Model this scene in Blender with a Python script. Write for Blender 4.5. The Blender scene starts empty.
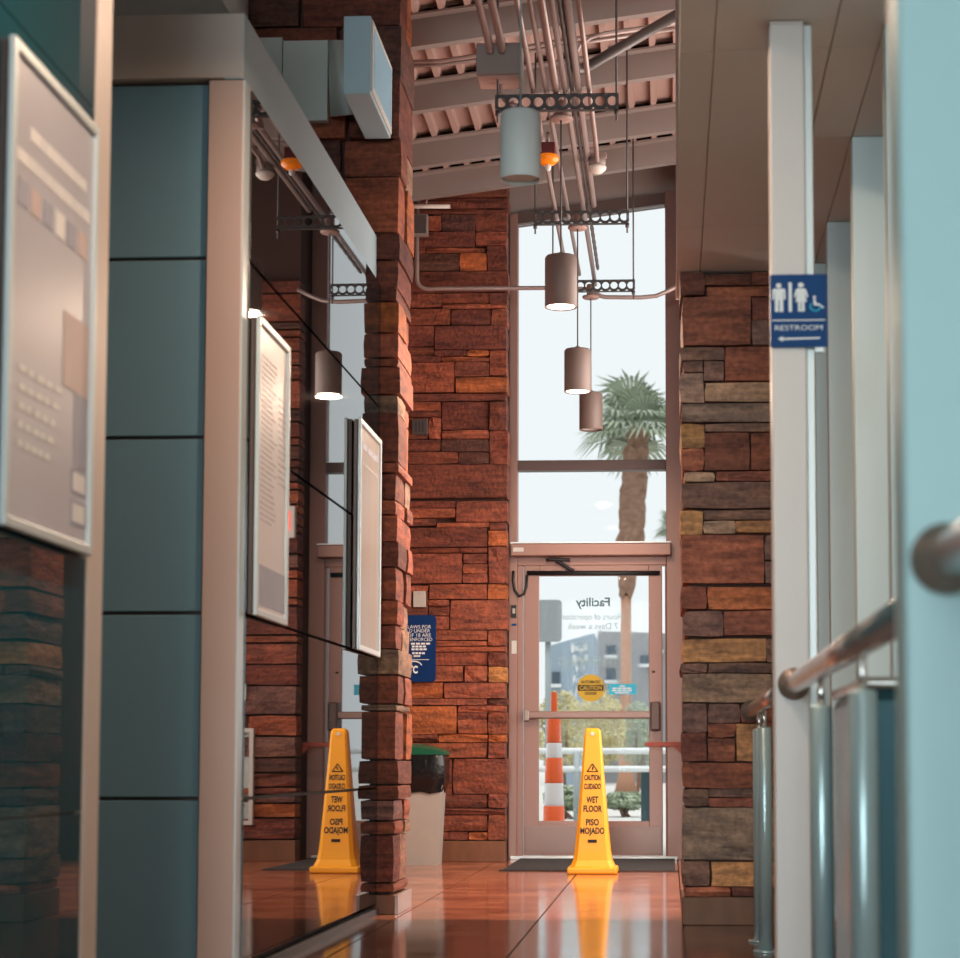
import bpy, bmesh, math, random
from mathutils import Vector, Matrix, Euler

sc = bpy.context.scene
COL = sc.collection
RND = random.Random(7)

# ------------------------------------------------------------------ camera
F, PX, PY, CAMZ = 2000.0, 570.0, 607.0, 0.73
PITCH = math.atan(156 / F)
YAW = math.atan(99 / F * math.cos(PITCH))
cam_d = bpy.data.cameras.new('camera')
cam = bpy.data.objects.new('camera', cam_d)
COL.objects.link(cam)
cam.location = (0, 0, CAMZ)
cam.rotation_euler = (math.pi / 2 + PITCH, 0, YAW)
cam_d.sensor_fit = 'HORIZONTAL'
cam_d.sensor_width = 36
cam_d.lens = 36 * F / 960
cam_d.shift_x = -(PX - 480) / 960
cam_d.shift_y = (PY - 479) / 960
cam_d.clip_start = 0.05
cam_d.clip_end = 500
cam_d.dof.use_dof = True
cam_d.dof.focus_distance = 12.5
cam_d.dof.aperture_fstop = 4.0
sc.camera = cam
RM = Euler((math.pi / 2 + PITCH, 0, YAW)).to_matrix()
CP = Vector((0, 0, CAMZ))


def ray(x, y):
    return RM @ Vector(((x - PX) / F, (PY - y) / F, -1))


def onY(x, y, Y):
    r = ray(x, y)
    return CP + r * (Y / r.y)


def onX(x, y, X):
    r = ray(x, y)
    return CP + r * (X / r.x)


def onZ(x, y, Z=0.0):
    r = ray(x, y)
    return CP + r * ((Z - CAMZ) / r.z)


# ------------------------------------------------------------------ colour management, sky, daylight
sc.view_settings.view_transform = 'Standard'
sc.view_settings.look = 'None'
sc.view_settings.exposure = 0.28
sc.view_settings.gamma = 1.0
sc.view_settings.use_curve_mapping = False


def lin(c):
    return tuple(((v / 255) / 12.92 if v / 255 <= 0.04045 else ((v / 255 + 0.055) / 1.055) ** 2.4) for v in c)


world = bpy.data.worlds.new('overcast_sky')
sc.world = world
world.use_nodes = True
wn = world.node_tree.nodes
bg = wn['Background']
bg.inputs[0].default_value = (*lin((235, 240, 242)), 1)
bg.inputs[1].default_value = 0.93

REAR_Y = -12.0


def area_light(name, loc, rot, sx, sy, power, color, parent=None, spread=math.pi):
    d = bpy.data.lights.new(name, 'AREA')
    d.shape = 'RECTANGLE'
    d.size, d.size_y = sx, sy
    d.energy = power
    d.color = color
    d.spread = spread
    o = bpy.data.objects.new(name, d)
    COL.objects.link(o)
    o.location = loc
    o.rotation_euler = rot
    if parent:
        o.parent = parent
    return o


sun_d = bpy.data.lights.new('added_sun', 'SUN')  # weak sun added to lift the outdoors under the overcast sky
sun_d.energy = 1.6
sun_d.angle = math.radians(25)
sun_d.color = (1.0, .96, .92)
sun_o = bpy.data.objects.new('added_sun', sun_d)
COL.objects.link(sun_o)
sun_o.location = (-5, -10, 20)
sun_o.rotation_euler = (math.radians(20), 0, math.radians(-12))
# area light added at unseen glazing behind the camera to send in cool daylight
area_light('added_rear_daylight', (-1.0, REAR_Y + 0.12, 2.35), (math.radians(90), 0, 0), 5.6, 3.6, 1350, (0.78, 0.95, 1.0))
# area light for an added bay window, unseen behind the right pillar
area_light('added_bay_daylight', (1.84, 12.1, 2.5), (0, math.radians(90), 0), 3.6, 4.2, 185, (1.0, 0.86, 0.77))

# ------------------------------------------------------------------ materials
MATS = {}


def nodes_of(m):
    m.use_nodes = True
    return m.node_tree.nodes, m.node_tree.links


def mat(name, rgb, rough=0.5, metal=0.0, spec=0.5, var=0.08, scale=12.0, bump=0.0, bscale=60.0, stretch=(1, 1, 1), coat=0.0, emit=None, estr=0.0):
    """plain material with a little procedural mottling"""
    if name in MATS:
        return MATS[name]
    m = bpy.data.materials.new(name)
    n, l = nodes_of(m)
    b = n['Principled BSDF']
    c = lin(rgb)
    tc = n.new('ShaderNodeTexCoord')
    mp = n.new('ShaderNodeMapping')
    mp.inputs['Scale'].default_value = stretch
    l.new(tc.outputs['Object'], mp.inputs[0])
    nz = n.new('ShaderNodeTexNoise')
    nz.inputs['Scale'].default_value = scale
    nz.inputs['Detail'].default_value = 4
    l.new(mp.outputs[0], nz.inputs['Vector'])
    mx = n.new('ShaderNodeMix')
    mx.data_type = 'RGBA'
    mx.inputs[6].default_value = (*[v * (1 - var) for v in c], 1)
    mx.inputs[7].default_value = (*[min(1, v * (1 + var)) for v in c], 1)
    l.new(nz.outputs['Fac'], mx.inputs[0])
    l.new(mx.outputs[2], b.inputs['Base Color'])
    b.inputs['Roughness'].default_value = rough
    b.inputs['Metallic'].default_value = metal
    b.inputs['Specular IOR Level'].default_value = spec
    b.inputs['Coat Weight'].default_value = coat
    if emit:
        b.inputs['Emission Color'].default_value = (*lin(emit), 1)
        b.inputs['Emission Strength'].default_value = estr
    if bump:
        nb = n.new('ShaderNodeTexNoise')
        nb.inputs['Scale'].default_value = bscale
        nb.inputs['Detail'].default_value = 5
        l.new(mp.outputs[0], nb.inputs['Vector'])
        bp = n.new('ShaderNodeBump')
        bp.inputs['Strength'].default_value = bump
        bp.inputs['Distance'].default_value = 0.01
        l.new(nb.outputs['Fac'], bp.inputs['Height'])
        l.new(bp.outputs[0], b.inputs['Normal'])
    MATS[name] = m
    return m


def stone_material():
    m = bpy.data.materials.new('split_sandstone')
    n, l = nodes_of(m)
    b = n['Principled BSDF']
    oi = n.new('ShaderNodeObjectInfo')
    tc = n.new('ShaderNodeTexCoord')
    off = n.new('ShaderNodeVectorMath')
    off.operation = 'MULTIPLY_ADD'
    comb = n.new('ShaderNodeCombineXYZ')
    l.new(oi.outputs['Random'], comb.inputs[0])
    l.new(oi.outputs['Random'], comb.inputs[2])
    l.new(comb.outputs[0], off.inputs[0])
    off.inputs[1].default_value = (17, 5, 29)
    l.new(tc.outputs['Object'], off.inputs[2])
    mp = n.new('ShaderNodeMapping')
    mp.inputs['Scale'].default_value = (2.5, 2.5, 13)
    mp.inputs['Rotation'].default_value = (0, 0.12, 0)
    l.new(off.outputs[0], mp.inputs[0])
    band = n.new('ShaderNodeTexNoise')
    band.inputs['Scale'].default_value = 2.2
    band.inputs['Detail'].default_value = 6
    band.inputs['Roughness'].default_value = 0.6
    l.new(mp.outputs[0], band.inputs['Vector'])
    ramp = n.new('ShaderNodeValToRGB')
    ramp.color_ramp.elements[0].position = 0.30
    ramp.color_ramp.elements[0].color = (0.42, 0.40, 0.44, 1)
    ramp.color_ramp.elements[1].position = 0.72
    ramp.color_ramp.elements[1].color = (1.45, 1.32, 1.12, 1)
    l.new(band.outputs['Fac'], ramp.inputs[0])
    grain = n.new('ShaderNodeTexNoise')
    grain.inputs['Scale'].default_value = 38
    grain.inputs['Detail'].default_value = 7
    l.new(off.outputs[0], grain.inputs['Vector'])
    r2 = n.new('ShaderNodeMapRange')
    r2.inputs[1].default_value = 0.3
    r2.inputs[2].default_value = 0.7
    r2.inputs[3].default_value = 0.72
    r2.inputs[4].default_value = 1.25
    l.new(grain.outputs['Fac'], r2.inputs[0])
    m1 = n.new('ShaderNodeMix')
    m1.data_type = 'RGBA'
    m1.blend_type = 'MULTIPLY'
    m1.inputs[0].default_value = 1
    l.new(oi.outputs['Color'], m1.inputs[6])
    l.new(ramp.outputs[0], m1.inputs[7])
    m2 = n.new('ShaderNodeMix')
    m2.data_type = 'RGBA'
    m2.blend_type = 'MULTIPLY'
    m2.inputs[0].default_value = 1
    l.new(m1.outputs[2], m2.inputs[6])
    l.new(r2.outputs[0], m2.inputs[7])
    l.new(m2.outputs[2], b.inputs['Base Color'])
    b.inputs['Roughness'].default_value = 0.72
    b.inputs['Specular IOR Level'].default_value = 0.35
    bp = n.new('ShaderNodeBump')
    bp.inputs['Strength'].default_value = 0.75
    bp.inputs['Distance'].default_value = 0.018
    ad = n.new('ShaderNodeMath')
    ad.operation = 'MULTIPLY_ADD'
    ad.inputs[1].default_value = 0.6
    l.new(band.outputs['Fac'], ad.inputs[0])
    l.new(grain.outputs['Fac'], ad.inputs[2])
    l.new(ad.outputs[0], bp.inputs['Height'])
    l.new(bp.outputs[0], b.inputs['Normal'])
    return m


def floor_material(name, c0, c1, rough):
    m = bpy.data.materials.new(name)
    n, l = nodes_of(m)
    b = n['Principled BSDF']
    tc = n.new('ShaderNodeTexCoord')
    mp = n.new('ShaderNodeMapping')
    mp.inputs['Scale'].default_value = (1.1, 2.4, 1)
    l.new(tc.outputs['Object'], mp.inputs[0])
    nz = n.new('ShaderNodeTexNoise')
    nz.inputs['Scale'].default_value = 1.6
    nz.inputs['Detail'].default_value = 6
    nz.inputs['Distortion'].default_value = 1.2
    l.new(mp.outputs[0], nz.inputs['Vector'])
    rp = n.new('ShaderNodeValToRGB')
    rp.color_ramp.elements[0].position = 0.32
    rp.color_ramp.elements[0].color = (*lin(c0), 1)
    rp.color_ramp.elements[1].position = 0.68
    rp.color_ramp.elements[1].color = (*lin(c1), 1)
    l.new(nz.outputs['Fac'], rp.inputs[0])
    l.new(rp.outputs[0], b.inputs['Base Color'])
    rr = n.new('ShaderNodeMapRange')
    rr.inputs[3].default_value = rough * 0.7
    rr.inputs[4].default_value = rough * 1.5
    l.new(nz.outputs['Fac'], rr.inputs[0])
    l.new(rr.outputs[0], b.inputs['Roughness'])
    b.inputs['Specular IOR Level'].default_value = 0.6
    return m


def glass_material(name, tint, ior=1.22):
    m = bpy.data.materials.new(name)
    n, l = nodes_of(m)
    n.remove(n['Principled BSDF'])
    out = n['Material Output']
    tr = n.new('ShaderNodeBsdfTransparent')
    tr.inputs[0].default_value = (*tint, 1)
    gl = n.new('ShaderNodeBsdfGlossy')
    gl.inputs['Roughness'].default_value = 0.01
    fr = n.new('ShaderNodeFresnel')
    fr.inputs[0].default_value = ior
    mx = n.new('ShaderNodeMixShader')
    l.new(fr.outputs[0], mx.inputs[0])
    l.new(tr.outputs[0], mx.inputs[1])
    l.new(gl.outputs[0], mx.inputs[2])
    l.new(mx.outputs[0], out.inputs[0])
    return m


STONE = stone_material()
M = dict(
    mortar=mat('dark_mortar', (74, 50, 42), 0.95, var=0.25, scale=40),
    alu=mat('clear_aluminium', (214, 220, 220), 0.38, 0.25, stretch=(40, 40, 1), var=0.05),
    champagne=mat('champagne_aluminium', (205, 168, 152), 0.45, 0.25, var=0.04, stretch=(30, 30, 1)),
    head_grey=mat('warm_grey_metal_cladding', (196, 176, 164), 0.5, 0.1, var=0.05),
    head_side=mat('brushed_steel_cladding', (176, 198, 206), 0.42, 0.1, var=0.04, stretch=(1, 1, 30)),
    teal_panel=mat('teal_back_painted_glass', (112, 144, 158), 0.22, 0.0, spec=0.4, var=0.05, scale=3),
    smoked=mat('smoked_mirror_glass', (12, 22, 26), 0.015, 0.0, spec=0.9, var=0.02),
    teal_smoked=mat('teal_smoked_glass', (12, 80, 92), 0.02, 0.0, spec=0.75, var=0.05, scale=2),
    bronze=mat('bronze_anodised_frame', (150, 112, 100), 0.42, 0.35, var=0.05, stretch=(20, 20, 1)),
    bronze_d=mat('dark_bronze_frame', (96, 76, 70), 0.45, 0.35, var=0.06),
    white_post=mat('white_painted_steel', (214, 206, 202), 0.4, 0.0, var=0.02, bump=0.05, bscale=120),
    stile=mat('pale_rose_aluminium', (216, 198, 188), 0.45, 0.1, var=0.03),
    near_post=mat('painted_steel_daylit', (164, 196, 198), 0.45, var=0.02),  # cool daylight on the near post put into its colour
    fin=mat('pale_wall_panel_paint', (212, 226, 228), 0.5, var=0.02, scale=4),
    soffit=mat('warm_grey_soffit_board', (216, 202, 192), 0.7, var=0.03, scale=3),
    ceil_steel=mat('primer_grey_steel', (146, 132, 126), 0.6, 0.05, var=0.06, scale=5),
    deck=mat('pinkish_roof_deck', (168, 138, 128), 0.65, 0.0, var=0.06, scale=4),
    deck_dark=mat('roof_deck_shadow_gap', (40, 36, 34), 0.9),
    conduit=mat('galvanised_conduit', (170, 150, 144), 0.38, 0.35, var=0.1, scale=8),
    conduit_d=mat('dark_grey_pipe', (96, 88, 86), 0.4, 0.35, var=0.08),
    strut=mat('dark_strut_channel', (72, 68, 68), 0.5, 0.4, var=0.1),
    rod=mat('threaded_rod_steel', (96, 90, 90), 0.5, 0.5),
    shade=mat('grey_lamp_paint_shaded', (136, 118, 110), 0.5, 0.1, var=0.03),  # far lamps, shade put into the colour
    shade_daylit=mat('grey_lamp_paint_daylit', (240, 244, 242), 0.5, 0.0, var=0.02),  # same grey lamps, cool front daylight put into the colour
    shade_in=mat('white_lamp_reflector', (225, 215, 205), 0.6),
    white=mat('white_plastic', (232, 228, 222), 0.45, var=0.03),
    off_white=mat('off_white_paint', (206, 202, 196), 0.6, var=0.03),
    grey_bin=mat('light_grey_bin_plastic', (178, 172, 164), 0.5, var=0.04, bump=0.1, bscale=200),
    green_lid=mat('green_bin_lid_plastic', (16, 92, 66), 0.4, var=0.06),
    bag=mat('black_bin_bag', (20, 24, 26), 0.22, var=0.1, bump=0.6, bscale=30),
    yellow=mat('yellow_safety_plastic', (250, 172, 12), 0.4, var=0.03, scale=5),
    black=mat('black_print', (26, 22, 16), 0.6),
    black_rub=mat('black_rubber', (30, 30, 32), 0.55, var=0.2, scale=80),
    mat_fab=mat('charcoal_entrance_mat', (58, 54, 54), 0.95, var=0.3, scale=300, bump=0.4, bscale=400),
    steel=mat('brushed_stainless_steel', (200, 196, 192), 0.25, 0.95, var=0.05, stretch=(1, 1, 60)),
    chrome=mat('polished_stainless_steel', (226, 220, 216), 0.24, 0.9, var=0.02),
    flange=mat('bronze_tinted_flange', (150, 132, 120), 0.4, 0.5, var=0.06),
    tube=mat('satin_grey_steel_tube', (172, 192, 194), 0.3, 0.4, var=0.03),
    blue=mat('blue_sign_plastic', (0, 60, 116), 0.5, spec=0.2, var=0.03),
    navy=mat('navy_sign_enamel', (4, 46, 98), 0.5, spec=0.2, var=0.03),
    sign_white=mat('white_sign_print', (226, 230, 232), 0.5),
    orange=mat('orange_plastic', (255, 108, 52), 0.45, var=0.04),
    refl_white=mat('white_reflective_band', (236, 236, 238), 0.4),
    amber=mat('amber_beacon_lens', (235, 128, 24), 0.2, emit=(240, 120, 20), estr=0.35),
    dark_red=mat('dark_red_housing', (96, 20, 18), 0.4),
    red_rust=mat('orange_red_painted_metal', (140, 58, 38), 0.45, 0.2),
    paper=mat('white_poster_paper', (226, 214, 208), 0.35, var=0.03),
    paper_b=mat('beige_poster_paper', (176, 162, 150), 0.3, var=0.15, scale=2, stretch=(1, 6, 0.5)),
    paper_g=mat('grey_blue_poster_print', (198, 194, 202), 0.3, var=0.18, scale=1.5),
    ink=mat('pale_grey_ink', (196, 188, 188), 0.5),
    ink_d=mat('slate_ink', (166, 164, 178), 0.5, var=0.2, scale=6),
    ink_w=mat('white_ink', (236, 230, 228), 0.5),
    ink_o=mat('orange_ink', (206, 182, 178), 0.5),
    wall_paint=mat('light_wall_paint', (196, 192, 186), 0.8, var=0.03),
    duct=mat('pale_galvanised_duct', (196, 202, 200), 0.45, 0.3, var=0.06),
    grey_sheet=mat('grey_sheet_metal', (196, 202, 196), 0.55, 0.2, var=0.06, scale=2),
    screen=mat('pale_blue_display_face', (120, 150, 165), 0.25, emit=(150, 190, 205), estr=0.25),
    red_glow=mat('red_exit_letters', (240, 60, 40), 0.5, emit=(255, 70, 45), estr=3.0),
    ext_red=mat('fire_extinguisher_red', (170, 30, 26), 0.3),
    diffuser=mat('lit_lamp_diffuser', (255, 240, 220), 0.5, emit=(255, 226, 200), estr=9.0),
    diffuser_off=mat('dim_lamp_diffuser', (205, 205, 200), 0.5),
    baseslab=mat('honed_brown_base_stone', (120, 80, 58), 0.5, spec=0.25, var=0.35, scale=3, stretch=(5, 5, 1.6)),
    base_lit_side=mat('polished_base_stone_lit_side', (176, 160, 152), 0.2, var=0.1, scale=4),
    kick=mat('worn_bronze_kick_plate', (138, 108, 98), 0.4, 0.4, var=0.06),
    concrete=mat('pale_concrete_paving', (205, 202, 196), 0.9, var=0.06, scale=1),
    bark=mat('shaggy_palm_bark', (142, 110, 92), 0.9, var=0.5, scale=5, stretch=(1, 1, 2), bump=1.0, bscale=9),
    bark2=mat('smooth_palm_trunk', (172, 128, 102), 0.9, var=0.12, scale=3),
    frond=mat('dusty_green_palm_leaf', (158, 170, 148), 0.7, var=0.2, scale=2),
    leaf_y=mat('yellow_green_leaves', (196, 186, 134), 0.8, var=0.3, scale=2),
    leaf_g=mat('grey_green_leaves', (160, 172, 146), 0.8, var=0.3, scale=2),
    bld_dark=mat('slate_grey_building', (142, 142, 144), 0.7, var=0.12, scale=0.15),
    bld_blue=mat('blue_grey_building', (140, 158, 172), 0.6, var=0.1, scale=0.2),
    bld_glass=mat('building_window_glass', (70, 84, 96), 0.2),
    grey_sign=mat('grey_sign_back', (150, 156, 158), 0.5, 0.3),
    rail_white=mat('white_outdoor_rail', (214, 218, 218), 0.5),
    pole=mat('outdoor_grey_pole', (150, 160, 162), 0.5),
    util=mat('dark_teal_utility_box', (34, 60, 66), 0.5),
    cyan=mat('cyan_sticker', (40, 180, 214), 0.5),
    yel_stick=mat('mustard_sticker', (196, 160, 24), 0.5),
    facil=mat('grey_green_vinyl_lettering', (70, 110, 108), 0.6),
    vinyl=mat('pale_vinyl_lettering', (150, 176, 176), 0.6),
)
for k_, i_ in (('smoked', 1.75), ('teal_smoked', 1.55)):
    M[k_].node_tree.nodes['Principled BSDF'].inputs['IOR'].default_value = i_
M['glass'] = glass_material('clear_window_glass', (0.968, 0.978, 0.98), 1.1)
M['glass_rail'] = glass_material('teal_tinted_glass', (0.35, 0.58, 0.62), 1.6)
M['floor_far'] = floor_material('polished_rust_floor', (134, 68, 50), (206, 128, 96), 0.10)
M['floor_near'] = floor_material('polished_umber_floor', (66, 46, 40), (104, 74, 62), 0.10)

# ------------------------------------------------------------------ mesh helpers
OFF = {}


def link(name, verts, faces, m, parent=None, smooth=False, loc=None):
    off = OFF.get(parent.name, Vector()) if parent else Vector()
    base = Vector(loc) if loc is not None else off
    me = bpy.data.meshes.new(name)
    me.from_pydata([tuple(Vector(v) - base) for v in verts], [], faces)
    me.update()
    if smooth:
        me.polygons.foreach_set('use_smooth', [True] * len(me.polygons))
    if m:
        me.materials.append(m)
    o = bpy.data.objects.new(name, me)
    COL.objects.link(o)
    if parent:
        o.parent = parent
        o.location = base - off
    else:
        o.location = base
    OFF[o.name] = base
    return o


def thing(name, label, cat, loc, group=None, kind=None):
    o = bpy.data.objects.new(name, None)
    COL.objects.link(o)
    o.empty_display_size = 0.1
    o.location = loc
    OFF[o.name] = Vector(loc)
    tag(o, label, cat, group, kind)
    return o


def tag(o, label=None, cat=None, group=None, kind=None):
    if label:
        o['label'] = label
    if cat:
        o['category'] = cat
    if group:
        o['group'] = group
    if kind:
        o['kind'] = kind
    return o


def bm_out(bm):
    bm.verts.index_update()
    v = [x.co.copy() for x in bm.verts]
    f = [[q.index for q in p.verts] for p in bm.faces]
    bm.free()
    return v, f


BOXF = [(0, 3, 2, 1), (4, 5, 6, 7), (0, 1, 5, 4), (1, 2, 6, 5), (2, 3, 7, 6), (3, 0, 4, 7)]


def box_geo(x0, x1, y0, y1, z0, z1, bevel=0.0):
    v = [Vector(p) for p in ((x0, y0, z0), (x1, y0, z0), (x1, y1, z0), (x0, y1, z0), (x0, y0, z1), (x1, y0, z1), (x1, y1, z1), (x0, y1, z1))]
    if not bevel:
        return v, list(BOXF)
    bm = bmesh.new()
    bv = [bm.verts.new(p) for p in v]
    for f in BOXF:
        bm.faces.new([bv[i] for i in f])
    bmesh.ops.bevel(bm, geom=list(bm.edges), offset=bevel, segments=2, affect='EDGES', profile=0.5)
    return bm_out(bm)


def box(name, x0, x1, y0, y1, z0, z1, m, parent=None, bevel=0.0, loc=None):
    v, f = box_geo(min(x0, x1), max(x0, x1), min(y0, y1), max(y0, y1), min(z0, z1), max(z0, z1), bevel)
    return link(name, v, f, m, parent, loc=loc)


def hexa(name, pts, m, parent=None):
    """eight corner points in box order"""
    return link(name, [Vector(p) for p in pts], list(BOXF), m, parent)


def join(geos):
    V, Fc = [], []
    for v, f in geos:
        b = len(V)
        V += list(v)
        Fc += [[i + b for i in q] for q in f]
    return V, Fc


def tube_geo(pts, r, seg=12, cap=True):
    pts = [Vector(p) for p in pts]
    rs = r if isinstance(r, (list, tuple)) else [r] * len(pts)
    V, Fc = [], []
    n = None
    for i, p in enumerate(pts):
        if i == 0:
            t = (pts[1] - p).normalized()
        elif i == len(pts) - 1:
            t = (p - pts[i - 1]).normalized()
        else:
            t = ((pts[i + 1] - p).normalized() + (p - pts[i - 1]).normalized()).normalized()
        if n is None:
            n = t.orthogonal().normalized()
        else:
            n = (n - t * n.dot(t)).normalized()
        b = t.cross(n)
        for k in range(seg):
            a = 2 * math.pi * k / seg
            V.append(p + (n * math.cos(a) + b * math.sin(a)) * rs[i])
    for i in range(len(pts) - 1):
        for k in range(seg):
            k2 = (k + 1) % seg
            Fc.append([i * seg + k, i * seg + k2, (i + 1) * seg + k2, (i + 1) * seg + k])
    if cap:
        Fc.append(list(range(seg))[::-1])
        Fc.append([(len(pts) - 1) * seg + k for k in range(seg)])
    return V, Fc


def tube(name, pts, r, m, parent=None, seg=12, smooth=True, loc=None):
    v, f = tube_geo(pts, r, seg)
    o = link(name, v, f, m, parent, smooth=False, loc=loc)
    if smooth:
        for p in o.data.polygons:
            p.use_smooth = len(p.vertices) == 4
    return o


def bend(p, q, s, r=0.08, n=5):
    """arc points turning at q from p to s"""
    p, q, s = Vector(p), Vector(q), Vector(s)
    a = q + (p - q).normalized() * r
    b = q + (s - q).normalized() * r
    return [a * (1 - t) ** 2 + q * 2 * t * (1 - t) + b * t * t for t in [i / n for i in range(n + 1)]]


def lathe_geo(prof, c, seg=28, caps=(False, False)):
    V, Fc = [], []
    for r, z in prof:
        for k in range(seg):
            a = 2 * math.pi * k / seg
            V.append(Vector((c[0] + r * math.cos(a), c[1] + r * math.sin(a), c[2] + z)))
    for i in range(len(prof) - 1):
        for k in range(seg):
            k2 = (k + 1) % seg
            Fc.append([i * seg + k, i * seg + k2, (i + 1) * seg + k2, (i + 1) * seg + k])
    if caps[0]:
        Fc.append(list(range(seg))[::-1])
    if caps[1]:
        Fc.append([(len(prof) - 1) * seg + k for k in range(seg)])
    return V, Fc


def lathe(name, prof, c, m, parent=None, seg=28, caps=(True, True), smooth=True):
    v, f = lathe_geo(prof, c, seg, caps)
    o = link(name, v, f, m, parent)
    if smooth:
        for p in o.data.polygons:
            p.use_smooth = len(p.vertices) == 4
    return o


def prism(name, poly, axis_origin, u, v, n, depth, m, parent=None):
    """polygon (a,b) in plane origin + a*u + b*v, extruded along n"""
    o0, u, v, n = Vector(axis_origin), Vector(u), Vector(v), Vector(n)
    a = [o0 + u * p + v * q for p, q in poly]
    b = [p + n * depth for p in a]
    k = len(poly)
    return link(name, a + b, [list(range(k)), list(range(k, 2 * k))[::-1]] + [[i, i + k, (i + 1) % k + k, (i + 1) % k] for i in range(k)], m, parent)


def lettering(name, s, origin, u, v, size, m, parent, width=None, bold=0.0, align='CENTER', off=None):
    cu = bpy.data.curves.new(name, 'FONT')
    cu.body = s
    cu.align_x = align
    cu.align_y = 'CENTER'
    cu.size = size
    cu.offset = bold
    cu.resolution_u = 3
    tmp = bpy.data.objects.new('tmp', cu)
    COL.objects.link(tmp)
    dg = bpy.context.evaluated_depsgraph_get()
    dg.update()
    me = bpy.data.meshes.new_from_object(tmp.evaluated_get(dg))
    bpy.data.objects.remove(tmp)
    bpy.data.curves.remove(cu)
    xs = [q.co.x for q in me.vertices] or [0, 1]
    sx = 1.0
    if width:
        sx = width / max(1e-6, max(xs) - min(xs))
    u, v, o0 = Vector(u), Vector(v), Vector(origin)
    vs = [o0 + u * (q.co.x * sx) + v * q.co.y for q in me.vertices]
    fs = [list(p.vertices) for p in me.polygons]
    bpy.data.meshes.remove(me)
    return link(name, vs, fs, m, parent)


PAL = dict(d=(112, 61, 49), r=(136, 75, 57), o=(172, 96, 56), c=(178, 124, 76), p=(120, 86, 78), t=(160, 124, 104), m=(152, 84, 62), k=(96, 62, 54), g=(138, 112, 98))


def stone_geo(x0, x1, y0, y1, z0, z1, rnd, rough=0.010, rr=0.005):
    hx, hy, hz = (x1 - x0) / 2, (y1 - y0) / 2, (z1 - z0) / 2
    cx, cy, cz = (x0 + x1) / 2, (y0 + y1) / 2, (z0 + z1) / 2
    idx, V = {}, []
    r = min(rr, hx * 0.3, hz * 0.3, hy * 0.3)
    for i in (-1, 0, 1):
        for j in (-1, 0, 1):
            for k in (-1, 0, 1):
                if i == j == k == 0:
                    continue
                nz = abs(i) + abs(j) + abs(k)
                s = {3: r * 0.9, 2: r * 0.35, 1: -rough * 0.2}[nz]
                off = (rnd.uniform(-0.45, 0.45) * hx if i == 0 else 0, rnd.uniform(-.3, .3) * hy if j == 0 else 0, rnd.uniform(-0.3, 0.3) * hz if k == 0 else 0)
                jx = rnd.uniform(-rough, rough) * 0.4
                jy = rnd.uniform(-rough, rough)
                jz = rnd.uniform(-rough, rough) * min(1, hz / 0.05) * 0.25
                idx[(i, j, k)] = len(V)
                V.append(Vector((cx + i * (hx - s) + off[0] + (jx if i else 0), cy + j * (hy - s) + off[1] + jy, cz + k * (hz - s) + off[2] + (jz if k else 0))))
    Fc = []

    def quad(a, b, c, d):
        Fc.append([idx[a], idx[b], idx[c], idx[d]])
    for s in (-1, 1):
        for a in (-1, 0):
            for b in (-1, 0):
                q = [(s, a, b), (s, a + 1, b), (s, a + 1, b + 1), (s, a, b + 1)]
                quad(*(q if s > 0 else q[::-1]))
                q = [(a, s, b), (a, s, b + 1), (a + 1, s, b + 1), (a + 1, s, b)]
                quad(*(q if s > 0 else q[::-1]))
                q = [(a, b, s), (a + 1, b, s), (a + 1, b + 1, s), (a, b + 1, s)]
                quad(*(q if s > 0 else q[::-1]))
    return V, Fc


def stone(parent, x0, x1, y0, y1, z0, z1, key, rnd, rough=0.010, grey=0.0):
    if x1 - x0 < 0.02 or z1 - z0 < 0.012:
        return None
    v, f = stone_geo(x0, x1, y0, y1, z0, z1, rnd, rough)
    o = link('stone', v, f, STONE, parent)
    c = lin(PAL[key])
    w_ = sum(c) / 3 * 1.05
    c = [v * (1 - grey) + w_ * grey for v in c]
    j = rnd.uniform(0.86, 1.15) * (1 + grey * 2.2)
    o.color = (c[0] * j * rnd.uniform(0.95, 1.05), c[1] * j, c[2] * j * rnd.uniform(0.9, 1.05), 1)
    return o


# ================================================================== STRUCTURE
XL, XR = -4.6, 1.9          # hall extents
YB = 14.86                  # stone face of the far wall
YD = 15.34                  # door plane
YRP = 9.14                  # front of right pillar
YLP = 9.70                  # front of left pillar
ZS = 3.0                    # soffit height
RK, RZ0 = 0.1295, 5.187     # roof slope: underside of purlins at z = RZ0 + RK*x


def roofz(x):
    return RZ0 + RK * x


# ---- floor: a sub-base with polished slabs
floor = box('floor', XL, XR + 0.2, REAR_Y, YD + 0.4, -0.12, -0.012, M['mortar'])
tag(floor, 'polished stone floor of large rust brown slabs', None, None, 'structure')
XJ = [-1.288 - 0.675 * k for k in range(5, 0, -1)] + [-1.288, -0.612, 0.062, 0.737, 1.41, 2.09]
YJ = [REAR_Y, -8.0, -4.8, -2.0, 0.7, 3.6, 6.5, 9.40, YD + 0.38]
g = 0.004
for i in range(len(XJ) - 1):
    for j in range(len(YJ) - 1):
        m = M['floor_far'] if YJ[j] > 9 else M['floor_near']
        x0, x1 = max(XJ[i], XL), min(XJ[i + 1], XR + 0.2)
        s = box('floor_slab', x0 + g, x1 - g, YJ[j] + g * 0.4, YJ[j + 1] - g * 0.4, -0.02, 0.0, m, floor)

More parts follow.
